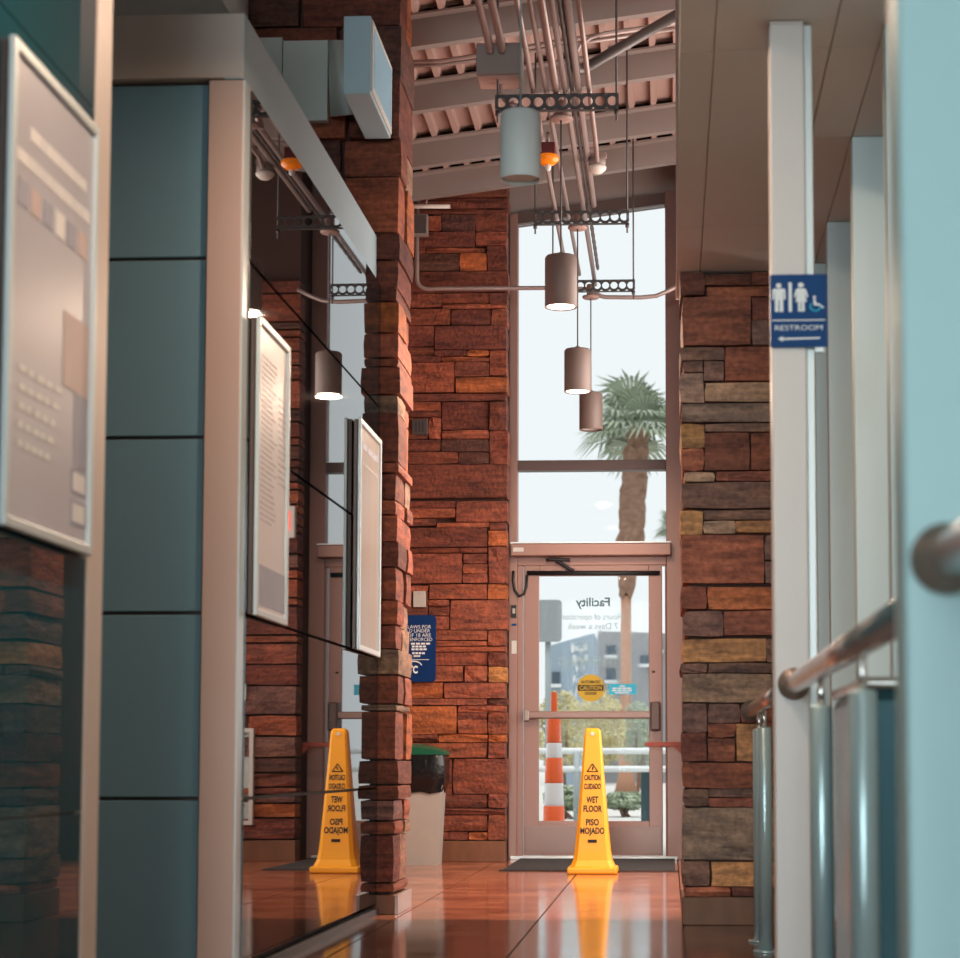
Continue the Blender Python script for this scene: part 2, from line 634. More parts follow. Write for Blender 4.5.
# ---- far wall: dark core plus individual stones
wall_back = hexa('wall_back', [(XL, YB + .05, 0), (-1.235, YB + .05, 0), (-1.235, YD + .35, 0), (XL, YD + .35, 0), (XL, YB + .05, roofz(XL) + .24), (-1.235, YB + .05, roofz(-1.235) + .24), (-1.235, YD + .35, roofz(-1.235) + .24), (XL, YD + .35, roofz(XL) + .24)], M['mortar'])
tag(wall_back, 'rust red split stone wall around the tall entrance window', None, None, 'structure')
S1 = [  # crop origin (405,190), scale 2.9 : x0,x1,y0,y1,colour
    (20, 290, -30, 22, 'd'), (20, 290, 24, 55, 'd'), (60, 240, 57, 70, 'r'), (20, 60, 57, 76, 'd'), (70, 105, 78, 118, 'm'), (20, 68, 78, 120, 'd'), (107, 205, 72, 120, 'k'), (207, 288, 60, 120, 'd'),
    (30, 203, 123, 166, 'd'), (207, 288, 123, 161, 'r'), (62, 230, 169, 183, 'm'), (20, 60, 168, 184, 'd'), (20, 158, 186, 234, 'k'), (161, 237, 186, 234, 'o'), (240, 288, 165, 234, 'd'),
    (20, 288, 237, 297, 'd'), (20, 107, 301, 340, 'r'), (110, 244, 300, 328, 'r'), (247, 288, 301, 331, 'd'), (110, 288, 332, 344, 'm'), (20, 131, 347, 392, 'r'), (134, 249, 347, 392, 'd'), (252, 288, 347, 392, 'r'),
    (20, 84, 396, 454, 'd'), (87, 288, 396, 463, 'd'), (20, 84, 457, 481, 'r'), (87, 180, 467, 481, 'd'), (182, 242, 466, 480, 'o'), (246, 288, 467, 536, 'm'), (20, 104, 484, 499, 'd'), (107, 243, 484, 497, 'm'),
    (20, 144, 502, 586, 'm'), (147, 243, 501, 541, 'r'), (149, 288, 545, 587, 'o'), (20, 288, 591, 612, 'd'), (20, 104, 616, 640, 'm'), (20, 104, 643, 658, 'd'), (20, 66, 661, 722, 'r'), (70, 104, 661, 722, 'm'), (109, 242, 616, 694, 'd'), (246, 288, 616, 696, 'd'),
    (109, 242, 698, 721, 'm'), (20, 104, 725, 758, 'd'), (108, 243, 725, 758, 'k'), (247, 288, 700, 794, 'r'), (20, 155, 762, 794, 'r'), (158, 243, 762, 794, 'k'), (20, 288, 798, 893, 'd')]
S2 = [  # crop origin (405,500), scale 2.59
    (20, 132, 4, 20, 'd'), (20, 130, 23, 46, 'm'), (134, 258, 4, 56, 'r'), (20, 79, 50, 66, 'd'), (82, 218, 59, 71, 'm'), (221, 258, 60, 77, 'd'), (20, 213, 74, 122, 'd'), (217, 258, 80, 118, 'o'), (20, 140, 125, 136, 'r'), (143, 213, 125, 136, 'd'),
    (20, 148, 140, 214, 'r'), (153, 213, 140, 163, 'd'), (151, 213, 167, 190, 'm'), (151, 213, 193, 214, 'r'), (217, 258, 122, 214, 'r'), (20, 60, 222, 238, 'm'), (64, 212, 219, 256, 'm'), (215, 258, 219, 256, 'o'), (20, 60, 241, 300, 'd'),
    (63, 114, 260, 273, 'r'), (63, 114, 276, 298, 'd'), (118, 258, 260, 335, 'r'), (20, 114, 302, 335, 'r'), (20, 213, 339, 362, 'r'), (20, 213, 366, 377, 'm'), (217, 258, 339, 376, 'r'), (20, 258, 380, 392, 'm'), (20, 213, 396, 427, 'r'), (217, 258, 396, 430, 'd'), (217, 258, 433, 470, 'c'),
    (20, 150, 431, 470, 'r'), (155, 213, 431, 470, 'm'), (10, 98, 474, 512, 'o'), (103, 258, 474, 512, 'm'), (10, 212, 516, 530, 'r'), (216, 258, 516, 530, 'd'), (10, 134, 535, 605, 'o'), (138, 258, 533, 548, 'm'), (138, 213, 551, 566, 'd'), (138, 213, 569, 604, 'm'), (216, 258, 551, 604, 'r'),
    (10, 84, 608, 625, 'r'), (88, 213, 608, 626, 'o'), (216, 258, 608, 626, 'o'), (10, 212, 630, 667, 'm'), (217, 258, 630, 667, 'r'), (10, 122, 671, 765, 'd'), (126, 258, 671, 759, 'r'), (10, 213, 763, 796, 'd'), (217, 258, 763, 796, 'r'), (10, 258, 800, 813, 'd'),
    (10, 213, 817, 856, 'r'), (217, 258, 817, 890, 'm'), (10, 162, 860, 892, 'd'), (166, 213, 862, 891, 'o')]
rs = random.Random(11)
for tab, ox, oy, sca in ((S1, 405, 190, 2.9), (S2, 405, 500, 2.59)):
    for x0, x1, y0, y1, k in tab:
        a = onY(ox + x0 / sca, oy + y1 / sca, YB)
        b = onY(ox + x1 / sca, oy + y0 / sca, YB)
        if x0 <= 30:
            a.x = -2.35 + rs.uniform(-0.1, 0.2)
        xe = b.x - 0.004
        if x1 >= 257 and not (x1 < 270 and sca > 2.8):
            xe = -1.214 + rs.uniform(-0.012, 0.008)
        stone(wall_back, a.x - .004, min(xe + .007, -1.2), YB - rs.uniform(0, 0.03), YB + 0.2, max(a.z - 0.006, 0.16), b.z + 0.005, k, rs, 0.010)
# base slab of the far wall
for x0, x1 in ((-2.35, -1.214),):
    s = box('base_slab', x0, x1, YB - 0.02, YB + 0.15, 0.0, 0.155, M['baseslab'], wall_back, 0.004)


def random_stones(parent, x0, x1, ya, yb, z0, z1, rnd, hs=(0.06, 0.11, 0.16, 0.22), ws=(0.25, 0.75), keys='drrmkdpo', rough=0.012):
    z = z0
    while z < z1 - 0.03:
        h = min(rnd.choice(hs), z1 - z)
        if z1 - z - h < 0.05:
            h = z1 - z
        x = x0
        while x < x1 - 0.03:
            w = min(rnd.uniform(*ws), x1 - x)
            if x1 - x - w < 0.12:
                w = x1 - x
            if h > 0.15 and rnd.random() < 0.3:
                hh = h * rnd.uniform(0.35, 0.65)
                stone(parent, x + .005, x + w - .005, ya - rnd.uniform(0, .03), yb, z + .005, z + hh - .005, rnd.choice(keys), rnd, rough)
                stone(parent, x + .005, x + w - .005, ya - rnd.uniform(0, .03), yb, z + hh + .005, z + h - .005, rnd.choice(keys), rnd, rough)
            else:
                stone(parent, x + .005, x + w - .005, ya - rnd.uniform(0, .03), yb, z + .005, z + h - .005, rnd.choice(keys), rnd, rough)
            x += w
        z += h


# right hand piece of the far wall (seen only reflected in the glass)
XRW = 0.10
wall_back_r = box('wall_back.001', XRW + 0.02, XR, YB + 0.05, YD + 0.35, 0, 5.68, M['mortar'])
tag(wall_back_r, 'stone wall right of the entrance carrying exit sign and extinguisher cabinet', None, None, 'structure')
random_stones(wall_back_r, XRW, 1.3, YB, YB + .2, 0.16, 4.4, random.Random(5), ws=(.3, .7))
box('base_slab', XRW, 1.3, YB - 0.02, YB + 0.15, 0, 0.155, M['baseslab'], wall_back_r, 0.004)
# wall piece over the window (grey metal flashing)
q0, q1 = -1.235, XRW + 0.02
zt = lambda x: onY(519, 217, YD).z + (onY(666, 197, YD).z - onY(519, 217, YD).z) * (x - onY(519, 217, YD).x) / (onY(666, 197, YD).x - onY(519, 217, YD).x)
wall_top = hexa('wall_back.002', [(q0, YD - 0.02, zt(q0)), (q1, YD - 0.02, zt(q1)), (q1, YD + 0.3, zt(q1)), (q0, YD + 0.3, zt(q0)), (q0, YD - 0.02, roofz(q0) + 0.3), (q1, YD - 0.02, roofz(q1) + 0.3), (q1, YD + 0.3, roofz(q1) + 0.3), (q0, YD + 0.3, roofz(q0) + 0.3)], M['ceil_steel'])
tag(wall_top, 'grey metal panel between window head and roof', None, None, 'structure')

# ---- side, rear walls
wall_left = box('wall_left', XL - 0.2, XL, REAR_Y, YD + 0.35, 0, 4.9, M['wall_paint'])
tag(wall_left, 'pale painted side wall behind the partition', None, None, 'structure')
wall_right = box('wall_right', 0.80, 0.95, REAR_Y, YRP, 0, ZS, M['fin'])
tag(wall_right, 'pale panelled wall with vertical fins behind the handrail', None, None, 'structure')
wall_right2 = link('wall_right.001', *join([box_geo(XR, XR + .2, YRP, YD + .35, 0, .65), box_geo(XR, XR + .2, YRP, YD + .35, 4.35, 5.68), box_geo(XR, XR + .2, YRP, 9.95, .65, 4.35), box_geo(XR, XR + .2, 14.25, YD + .35, .65, 4.35)]), M['wall_paint'])
w3 = thing('window_3', 'added unseen side window of the entrance bay', None, (XR + .1, 12.1, .65), None, 'structure')  # window added out of view to carry the bay light
for yy in (9.95, 11.35, 12.78, 14.20):
    box('mullion', XR + .08, XR + .16, yy, yy + .05, .65, 4.35, M['bronze_d'], w3)
tag(wall_right2, 'pale wall closing the space behind the right pillar', None, None, 'structure')
for Yf in (-8.9, -7.75, -6.6, -5.45, -4.3, -3.15, -2.0, -.85, .3, 1.45, 2.6, 3.75, 4.9, 6.03, 7.15, 8.3, 9.0):
    box('wall_fin', 0.672, 0.80, Yf, Yf + 0.09, 0, ZS - 0.002, M['fin'], wall_right, 0.003)
# low base course of the panelled wall
box('wall_base', 0.66, 0.80, 1.0, YRP - 0.03, 0, 0.10, M['head_grey'], wall_right, 0.004)

# rear wall with added, unseen tall glazing
wall_rear = link('wall_rear', *join([box_geo(XL, XR, REAR_Y - .2, REAR_Y, 0, 0.5), box_geo(XL, XR, REAR_Y - .2, REAR_Y, 4.2, 5.7), box_geo(XL, -3.85, REAR_Y - .2, REAR_Y, .5, 4.2), box_geo(1.85, XR, REAR_Y - .2, REAR_Y, .5, 4.2)]), M['wall_paint'])
tag(wall_rear, 'rear wall with added unseen tall glazing', None, None, 'structure')
w2 = thing('window_2', 'added unseen tall glazing in the rear wall', None, (-1.0, REAR_Y - 0.1, 0.5), None, 'structure')
for xx in (-3.85, -2.45, -1.0, 0.45, 1.80):
    box('mullion', xx, xx + 0.05, REAR_Y - .16, REAR_Y - .04, .5, 4.2, M['bronze_d'], w2)

# ---- roof: sloped deck with ribs, purlins
PD = 0.18
x0, x1 = XL - 0.2, XR + 0.2
zd = lambda x: roofz(x) + PD + 0.045
ceiling = hexa('ceiling', [(x0, REAR_Y - .2, zd(x0)), (x1, REAR_Y - .2, zd(x1)), (x1, YD + .35, zd(x1)), (x0, YD + .35, zd(x0)), (x0, REAR_Y - .2, zd(x0) + .08), (x1, REAR_Y - .2, zd(x1) + .08), (x1, YD + .35, zd(x1) + .08), (x0, YD + .35, zd(x0) + .08)], M['deck'])
tag(ceiling, 'sloping exposed roof deck with grey steel purlins', None, None, 'structure')
xr = -2.6
while xr < 0.2:
    a, b, t = xr, xr + 0.055, 0.010
    z = lambda x: roofz(x) + PD
    ya, yb = 9.0, YD - 0.1
    P = [(a + t, ya, z(a)), (b - t, ya, z(b)), (b - t, yb, z(b)), (a + t, yb, z(a)), (a, ya, zd(a)), (b, ya, zd(b)), (b, yb, zd(b)), (a, yb, zd(a))]
    hexa('deck_rib', P, M['deck'], ceiling)
    xr += 0.155
for Yp in (14.62, 13.86, 12.70, 11.58, 10.45, 9.30, 8.15, 7.0, 5.85, 4.7, 3.55, 2.4, 1.25, 0.1, -1.05, -2.2, -3.35, -4.5, -5.65, -6.8, -7.95, -9.1, -10.25):
    xa, xb = (-2.6, 0.4) if Yp > 9 else (XL, XR)
    geos = []
    for (ya, yb, za, zb) in ((Yp, Yp + .012, 0, PD), (Yp - .07, Yp, PD - .014, PD), (Yp + .012, Yp + .07, 0, .014)):
        geos.append(([Vector(p) for p in ((xa, ya, roofz(xa) + za), (xb, ya, roofz(xb) + za), (xb, yb, roofz(xb) + za), (xa, yb, roofz(xa) + za), (xa, ya, roofz(xa) + zb), (xb, ya, roofz(xb) + zb), (xb, yb, roofz(xb) + zb), (xa, yb, roofz(xa) + zb))], list(BOXF)))
    link('purlin', *join(geos), M['ceil_steel'], ceiling)
    hexa('gap_shade_strip', [(xa, Yp + .02, roofz(xa) + PD), (xb, Yp + .02, roofz(xb) + PD), (xb, Yp + .05, roofz(xb) + PD), (xa, Yp + .05, roofz(xa) + PD), (xa, Yp + .02, zd(xa) - .002), (xb, Yp + .02, zd(xb) - .002), (xb, Yp + .05, zd(xb) - .002), (xa, Yp + .05, zd(xa) - .002)], M['deck_dark'], ceiling)  # dark strip put in for the shaded voids between ribs above each purlin

# ---- bulkhead over the right side with its board soffit
bulk = box('ceiling.001', 0.045, XR + .2, 1.2, YRP + 0.55, ZS + 0.012, 5.7, M['soffit'])
tag(bulk, 'warm grey boxed bulkhead over the handrail side', None, None, 'structure')
sy = [1.2, 2.4, 3.6, 4.8, onZ(730, 50, ZS).y, onZ(730, 138, ZS).y, onZ(730, 226, ZS).y, YRP + 0.55]
for j in range(len(sy) - 1):
    box('soffit_trim', 0.042, 0.150, sy[j] + .002, sy[j + 1] - .002, ZS - .004, ZS + .02, M['soffit'], bulk, 0.002)
    box('soffit_board', 0.153, 0.52, sy[j] + .002, sy[j + 1] - .002, ZS, ZS + .02, M['soffit'], bulk, 0.002)
    box('soffit_board', 0.524, 0.672, sy[j] + .002, sy[j + 1] - .002, ZS, ZS + .02, M['soffit'], bulk, 0.002)
    box('soffit_board', 0.675, 0.80, sy[j] + .002, sy[j + 1] - .002, ZS, ZS + .02, M['soffit'], bulk, 0.002)

# ================================================================== STONE PILLARS
# right pillar, transcribed stone by stone
rp = thing('stone_pillar', 'rust and tan split stone pillar right of the entrance, carrying the far handrail end', 'pillar', (0.35, YRP + .27, 0))
box('core', 0.095, 0.62, YRP + 0.04, YRP + 0.50, 0, ZS - .005, M['mortar'], rp)
R1 = [(25, 98, 6, 75, 'd'), (101, 234, 12, 44, 'd'), (237, 292, 8, 44, 'r'), (106, 292, 48, 76, 'm'), (25, 233, 80, 220, 'r'), (238, 292, 80, 147, 'd'), (239, 292, 151, 220, 'p'), (25, 157, 225, 263, 'p'), (161, 292, 223, 320, 'm'), (25, 94, 268, 297, 'p'), (99, 157, 267, 322, 'p'),
      (25, 98, 303, 386, 't'), (103, 292, 328, 383, 't'), (25, 292, 390, 443, 'g'), (25, 98, 448, 516, 'c'), (25, 98, 519, 582, 'm'), (101, 292, 447, 470, 'p'), (101, 230, 474, 580, 'd'), (234, 292, 474, 580, 'r'), (25, 128, 588, 614, 't'), (133, 292, 586, 612, 'm'), (25, 292, 618, 692, 'p'),
      (25, 94, 700, 767, 'c'), (98, 292, 697, 724, 'p'), (98, 187, 729, 764, 't'), (191, 292, 729, 762, 'c'), (25, 273, 770, 908, 'm'), (277, 292, 770, 840, 'p'), (277, 292, 845, 908, 'p')]
R2 = [(30, 103, -8, 54, 'r'), (107, 292, -8, 54, 'o'), (30, 148, 62, 130, 'p'), (153, 292, 58, 127, 'r'), (30, 268, 138, 203, 'c'), (272, 292, 138, 203, 'p'), (30, 104, 208, 233, 'p'), (108, 292, 207, 233, 'p'), (30, 284, 238, 316, 'g'), (288, 292, 238, 316, 'p'), (30, 103, 322, 400, 'p'), (30, 103, 403, 482, 'd'),
      (107, 196, 322, 374, 'p'), (107, 184, 378, 414, 'm'), (107, 183, 418, 482, 'r'), (188, 262, 378, 482, 'c'), (200, 292, 322, 374, 'r'), (266, 292, 378, 482, 'r'), (30, 292, 488, 556, 'r'), (30, 105, 561, 609, 'p'), (110, 292, 560, 583, 'p'), (110, 292, 587, 611, 'r'), (30, 292, 615, 760, 'g'), (30, 112, 765, 832, 'p'), (118, 292, 767, 833, 'c'), (30, 170, 838, 862, 'm'), (174, 292, 838, 862, 'd')]
rs = random.Random(21)
for tab, ox, oy, sca in ((R1, 670, 270, 2.9), (R2, 670, 590, 2.818)):
    for x0, x1, y0, y1, k in tab:
        a = onY(ox + x0 / sca, oy + y1 / sca, YRP)
        b = onY(ox + x1 / sca, oy + y0 / sca, YRP)
        xa = 0.062 + rs.uniform(-.008, .008) if x0 <= 30 else a.x - .003
        xb = 0.66 if x1 >= 290 else b.x + .003
        # edge stones run through to the back so the pillar's side shows whole stones
        stone(rp, xa, xb, YRP - rs.uniform(0.0, .03), YRP + (0.52 if x0 <= 30 else 0.2), a.z - .004, min(b.z + .004, ZS - .004), k, rs, 0.010, 0.16)
box('base_slab', 0.058, 0.66, YRP - .012, YRP + .53, 0, onY(700, 590 + 864 / 2.818, YRP).z, M['baseslab'], rp, .004)

# left pillar / wall above the partition
XLP = -1.322
lp = thing('stone_pillar', 'tall red split stone pillar at the end of the glass partition, beside the bin', 'pillar', (-1.7, YLP + .25, 0))
box('core', XL, XLP - .04, YLP + .05, YLP + .46, 0, 4.78, M['mortar'], lp)
cy = [-150, -90, -40, 26, 80, 139, 177, 233, 260, 288, 302, 333, 358, 367, 395, 413, 463, 473, 500, 515, 542, 567, 600, 625, 649, 675, 704, 711, 760, 785, 800, 821, 835, 883, 893]
keysL = 'dkdkdrmdrdomrrtdrdmmdrmrtrgrdrprdrr'
rs = random.Random(3)
for i in range(len(cy) - 1):
    z1 = onY(390, cy[i], YLP).z
    z0 = onY(390, cy[i + 1], YLP).z
    k = keysL[i % len(keysL)]
    w = rs.uniform(0.22, 0.5)
    bulge = rs.uniform(-.010, .010)
    ysp = rs.choice((None, None, 0.22, 0.3))
    yf = YLP - rs.uniform(0, .03)
    if ysp:
        stone(lp, XLP - w, XLP + bulge, yf, YLP + ysp - .004, z0 + .001, z1 - .001, k, rs, .008)
        stone(lp, XLP - .2, XLP + rs.uniform(-.02, .015), YLP + ysp + .004, YLP + .5, z0 + .001, z1 - .001, rs.choice('rmmot'), rs, .008)
    else:
        stone(lp, XLP - w, XLP + bulge, yf, YLP + .5, z0 + .001, z1 - .001, k, rs, .008)
    x = XLP - w - .01
    if z1 > 2.9:
        while x > -3.6:
            w2_ = rs.uniform(.3, .7)
            stone(lp, x - w2_, x - .006, YLP - rs.uniform(0, .03), YLP + .2, z0 + .001, z1 - .001, rs.choice('dkdrkd'), rs, .012)
            x -= w2_ + .006
    else:
        stone(lp, XLP - .75, x - .004, YLP - rs.uniform(0, .02), YLP + .2, z0 + .001, z1 - .001, rs.choice('dkr'), rs, .012)
box('base_slab', XLP - .72, XLP - .005, YLP - .012, YLP + .49, 0, onY(390, 895, YLP).z, M['baseslab'], lp, .004)
box('base_slab', XLP - .006, XLP + .012, YLP - .008, YLP + .5, 0, onY(390, 895, YLP).z, M['base_lit_side'], lp, .003)  # side sheet paler than the front: white reflection put into its colour

# ================================================================== GLASS PARTITION (near box and far box)
# far box
GX0, GY0, GX1, GY1 = -1.452, 6.80, -1.413, 9.672      # glass plane


def gx(y):
    return GX0 + (GX1 - GX0) * (y - GY0) / (GY1 - GY0)


YF = 6.70
pz = [0.05, 0.609, 1.24, 1.845, 2.47, 3.09]
par = thing('glass_partition', 'floor standing room partition with teal front panels and smoked mirror glass side', 'partition', (-1.7, YF + .02, 0))
hexa('side_fascia', [(-1.53, YF, 3.095), (-1.462, YF, 3.095), (-1.434, YLP - .04, 3.065), (-1.50, YLP - .04, 3.065), (-1.53, YF, 3.325), (-1.462, YF, 3.325), (-1.434, YLP - .04, 3.325), (-1.50, YLP - .04, 3.325)], M['head_side'], par)
box('front_fascia', -3.4, -1.464, YF - .004, YF + .08, 3.098, 3.325, M['head_grey'], par, .003)
box('roof_panel', -3.4, -1.53, YF + .08, YLP - .06, 3.28, 3.315, M['head_grey'], par)
box('corner_column', -1.586, -1.447 - .018, YF + .012, YF + .11, 0, 3.094, M['champagne'], par, .003)
box('column_edge', -1.466, -1.459, YF + .014, YF + .112, 0, 3.094, M['alu'], par)
box('backing', -1.60, -1.50, YF + .12, YLP - .06, 0.0, 3.06, M['bronze_d'], par)
for i in range(5):
    z0, z1 = pz[i] + .006, pz[i + 1] - .006
    # front panels
    box('front_panel', -2.9, -1.592, YF + .03, YF + .05, z0, z1, M['teal_panel'], par, .003)
    # side panes
    a, b = GY0, GY1
    hexa('glass_pane', [(gx(a) - .012, a, z0), (gx(a), a, z0), (gx(b), b, z0), (gx(b) - .012, b, z0), (gx(a) - .012, a, z1), (gx(a), a, z1), (gx(b), b, z1), (gx(b) - .012, b, z1)], M['smoked'], par)
box('panel_gap', -2.9, -1.588, YF + .052, YF + .07, 0, 3.09, M['bronze_d'], par)
hexa('floor_track', [(-1.47, GY0, 0), (gx(GY0) + .012, GY0, 0), (gx(GY1) + .012, GY1, 0), (-1.45, GY1, 0), (-1.47, GY0, .03), (gx(GY0) + .008, GY0, .03), (gx(GY1) + .008, GY1, .03), (-1.45, GY1, .03)], M['strut'], par)

# near box
npn = thing('glass_partition', 'foreground teal glass partition with pale aluminium end stile', 'partition', (-1.5, 2.5, 0))
GN = -1.452
for i in range(6):
    z0 = ([0.05, 0.609, 1.24, 2.385, 3.02, 3.64])[i] + .002
    z1 = ([0.609, 1.24, 2.385, 3.02, 3.64, 4.2])[i] - .002
    box('glass_pane', GN - .012, GN, 0.6, 4.90, z0, z1, M['teal_smoked'], npn)
box('end_stile', GN - .045, GN + .002, 4.915, 5.05, 0, 4.2, M['stile'], npn, .004)
box('backing', GN - .06, GN - .016, 0.6, 4.90, 0, 4.2, M['bronze_d'], npn)
box('end_panel', GN - 1.5, GN - .048, 5.0, 5.045, 0, 4.2, M['teal_panel'], npn)


def poster(label, X, Y0, Y1, Z0, Z1, paper):
    p = thing('poster_frame', label, 'poster', (X, (Y0 + Y1) / 2, Z0), 'framed posters on the glass partitions')
    fw = .026
    box('frame_bar', X, X + .016, Y0, Y0 + fw, Z0, Z1, M['alu'], p, .004)
    box('frame_bar', X, X + .016, Y1 - fw, Y1, Z0, Z1, M['alu'], p, .004)
    box('frame_bar', X, X + .016, Y0 + fw, Y1 - fw, Z0, Z0 + fw, M['alu'], p, .004)
    box('frame_bar', X, X + .016, Y0 + fw, Y1 - fw, Z1 - fw, Z1, M['alu'], p, .004)
    sh = box('poster_sheet', X - .004, X + .006, Y0 + fw, Y1 - fw, Z0 + fw, Z1 - fw, paper, p)
    bx = box('backing_board', X - .018, X - .004, Y0 + .006, Y1 - .006, Z0 + .006, Z1 - .006, M['bronze_d'], p)
    return p, sh, X + .0064


def bars(sheet, X, Y0, Y1, Z, h, m, rnd, words=4, name='printed_line'):
    """one line of unreadable print: word shaped strokes"""
    geos, y = [], Y0
    w = (Y1 - Y0) / words
    for k in range(words):
        ww = w * rnd.uniform(.6, .92)
        geos.append(box_geo(X, X + .0008, y, y + ww, Z - h / 2, Z + h / 2))
        y += w
    return tag(link(name, *join(geos), m, sheet), kind='stuff')


rs = random.Random(2)
# poster on near partition
XP = GN + .02
p1, sh, xs = poster('large grey poster with white headline on the foreground teal glass', XP, 4.185, 4.84, 1.237, 2.315, M['paper_g'])
bars(sh, xs, 4.33, 4.76, 2.14, .030, M['ink_w'], rs, 15)
bars(sh, xs, 4.24, 4.79, 2.07, .030, M['ink_w'], rs, 19)
for k, mm in enumerate(('ink_d', 'ink_o', 'ink_d', 'ink_w', 'ink_d', 'ink_o')):
    box('picture', xs, xs + .0009, 4.25 + k * .09, 4.32 + k * .09, 1.96, 2.02, M[mm], sh)
box('picture', xs, xs + .0009, 4.60, 4.80, 1.62, 1.80, M['ink_o'], sh)
for k in range(5):
    bars(sh, xs, 4.28, 4.60 - .02 * k, 1.60 - k * .042, .016, M['ink_w'], rs, 5)
box('picture', xs, xs + .0009, 4.70, 4.80, 1.44, 1.62, M['ink_d'], sh)
for k in range(2):
    box('picture', xs, xs + .0009, 4.68, 4.80, 1.30 + k * .075, 1.36 + k * .075, M['ink_d'], sh)
    box('picture', xs + .001, xs + .0014, 4.692, 4.788, 1.308 + k * .075, 1.352 + k * .075, M['ink_w'], sh)
# posters on far partition
XP = gx(7.0) + .022
p2, sh, xs = poster('tall white text poster beside the champagne corner column', XP, 6.79, 7.35, 1.236, 2.285, M['paper'])
for k in range(30):
    bars(sh, xs, 6.84, 7.12 + rs.uniform(-.06, .04), 2.16 - k * .02, .007, M['ink'], rs, 6)
for k in range(14):
    bars(sh, xs, 7.18, 7.35 + rs.uniform(-.08, 0), 2.06 - k * .024, .006, M['ink'], rs, 3)
box('picture', xs, xs + .0009, 6.825, 7.36, 1.28, 1.42, M['ink_d'], sh)
XP = gx(9.3) + .018
p3, sh, xs = poster('beige faded poster next to the stone pillar', XP, 8.90, 9.555, 1.236, 2.29, M['paper_b'])
bars(sh, xs, 9.0, 9.5, 2.18, .03, M['ink_d'], rs, 3)
bars(sh, xs, 9.0, 9.5, 2.1, .012, M['ink'], rs, 6)

# ================================================================== ENTRANCE: window_1 and door_1
win = thing('window_1', 'tall entrance window above the glass door', None, (-.52, YD, onY(590, 545, YD).z), None, 'structure')
wx = lambda x: onY(x, 500, YD).x
wz = lambda y: onY(590, y, YD).z
xa, xb, xc, xd = -1.225, wx(518), wx(666), XRW + 0.01
y0, y1 = YD - .06, YD + .06
ztop = zt
box('jamb', xa, xb, y0, y1, 0, ztop(xa) + .02, M['bronze'], win, .004)
box('jamb', xc, xd, y0, y1, 0, ztop(xd) + .02, M['bronze'], win, .004)
hexa('head', [(xb, y0, ztop(xb) - .07), (xc, y0, ztop(xc) - .07), (xc, y1, ztop(xc) - .07), (xb, y1, ztop(xb) - .07), (xb, y0, ztop(xb) + .02), (xc, y0, ztop(xc) + .02), (xc, y1, ztop(xc) + .02), (xb, y1, ztop(xb) + .02)], M['bronze_d'], win)
box('transom', xb, xc, y0, y1, wz(471), wz(461), M['bronze_d'], win, .004)
box('transom', xb, xc, y0, y1, wz(566), wz(543), M['bronze'], win, .004)
hexa('pane', [(xb, YD - .006, wz(461)), (xc, YD - .006, wz(461)), (xc, YD + .006, wz(461)), (xb, YD + .006, wz(461)), (xb, YD - .006, ztop(xb) - .07), (xc, YD - .006, ztop(xc) - .07), (xc, YD + .006, ztop(xc) - .07), (xb, YD + .006, ztop(xb) - .07)], M['glass'], win)
box('pane', xb, xc, YD - .006, YD + .006, wz(543), wz(471), M['glass'], win)

box('jamb', xb, wx(523.5), y0, y1, 0, wz(566), M['bronze'], win, .004)
box('jamb', wx(664.6), xc, y0, y1, 0, wz(566), M['bronze'], win, .004)
# operator housing above the door
op = thing('door_operator', 'long brown automatic door operator housing above the entrance door', 'door operator', (-.5, YD - .12, wz(558)))
ox0, ox1 = onY(511, 550, YD - .16).x, onY(671, 550, YD - .16).x
box('housing', ox0, ox1, YD - .2, YD - .062, wz(558), wz(546), M['bronze'], op, .006)
box('top_cap', ox0, ox1, YD - .205, YD - .062, wz(546) + .001, wz(545) + .004, M['alu'], op)
box('label_plate', ox0 + .02, ox0 + .1, YD - .203, YD - .2, wz(554), wz(550), M['off_white'], op)
tube('closer_arm', [onY(556, 561, YD - .12), onY(561, 563, YD - .1), onY(568, 568, YD - .085), onY(574, 571, YD - .08)], .014, M['black_rub'], op, 8)
tube('closer_link', [onY(546, 560, YD - .14), onY(551, 559, YD - .13), onY(570, 560, YD - .13)], .012, M['black_rub'], op, 8)

door = thing('door_1', 'brown framed glass entrance door with push bar', None, (-.58, YD - .02, 0), None, 'structure')
dz = lambda y: onY(590, y, YD - .03).z
dx = lambda x: onY(x, 700, YD - .03).x
d0, d1 = YD - .05, YD - .005
L, Rr, gl, gr, gt, gb = dx(524), dx(662.5), dx(539), dx(649), dz(576), dz(821)
box('stile', L, gl, d0, d1, .03, dz(562), M['bronze'], door, .004)
box('stile', gr, Rr, d0, d1, .03, dz(562), M['bronze'], door, .004)
box('top_rail', gl, gr, d0, d1, gt, dz(562), M['bronze'], door, .004)
box('bottom_rail', gl, gr, d0, d1, .03, gb, M['bronze'], door, .004)
box('kick_plate', L + .01, Rr - .01, d0 - .005, d0, dz(853), dz(826), M['kick'], door, .002)
box('glass_pane', gl, gr, YD - .03, YD - .022, gb, gt, M['glass'], door)
box('threshold', wx(512), wx(676), YD - .1, YD + .08, 0, .025, M['alu'], door, .004)
tube('sensor_rail', [onY(527, 573, YD - .07), onY(660, 573, YD - .07)], .018, M['black_rub'], door, 10)
pb = box('push_bar', dx(526), dx(658), YD - .135, YD - .085, dz(719), dz(711.5), M['kick'], door, .01)
box('end_bracket', dx(650), dx(660.5), YD - .15, YD - .052, dz(731), dz(702), M['bronze_d'], pb, .015)
box('end_bracket', dx(525), dx(530), YD - .14, YD - .052, dz(721), dz(710), M['flange'], pb, .006)
lathe('lock_cylinder', [(.012, -.006), (.012, .006)], (dx(653.5), d0 - .002, dz(672)), M['black_rub'], door, 10)
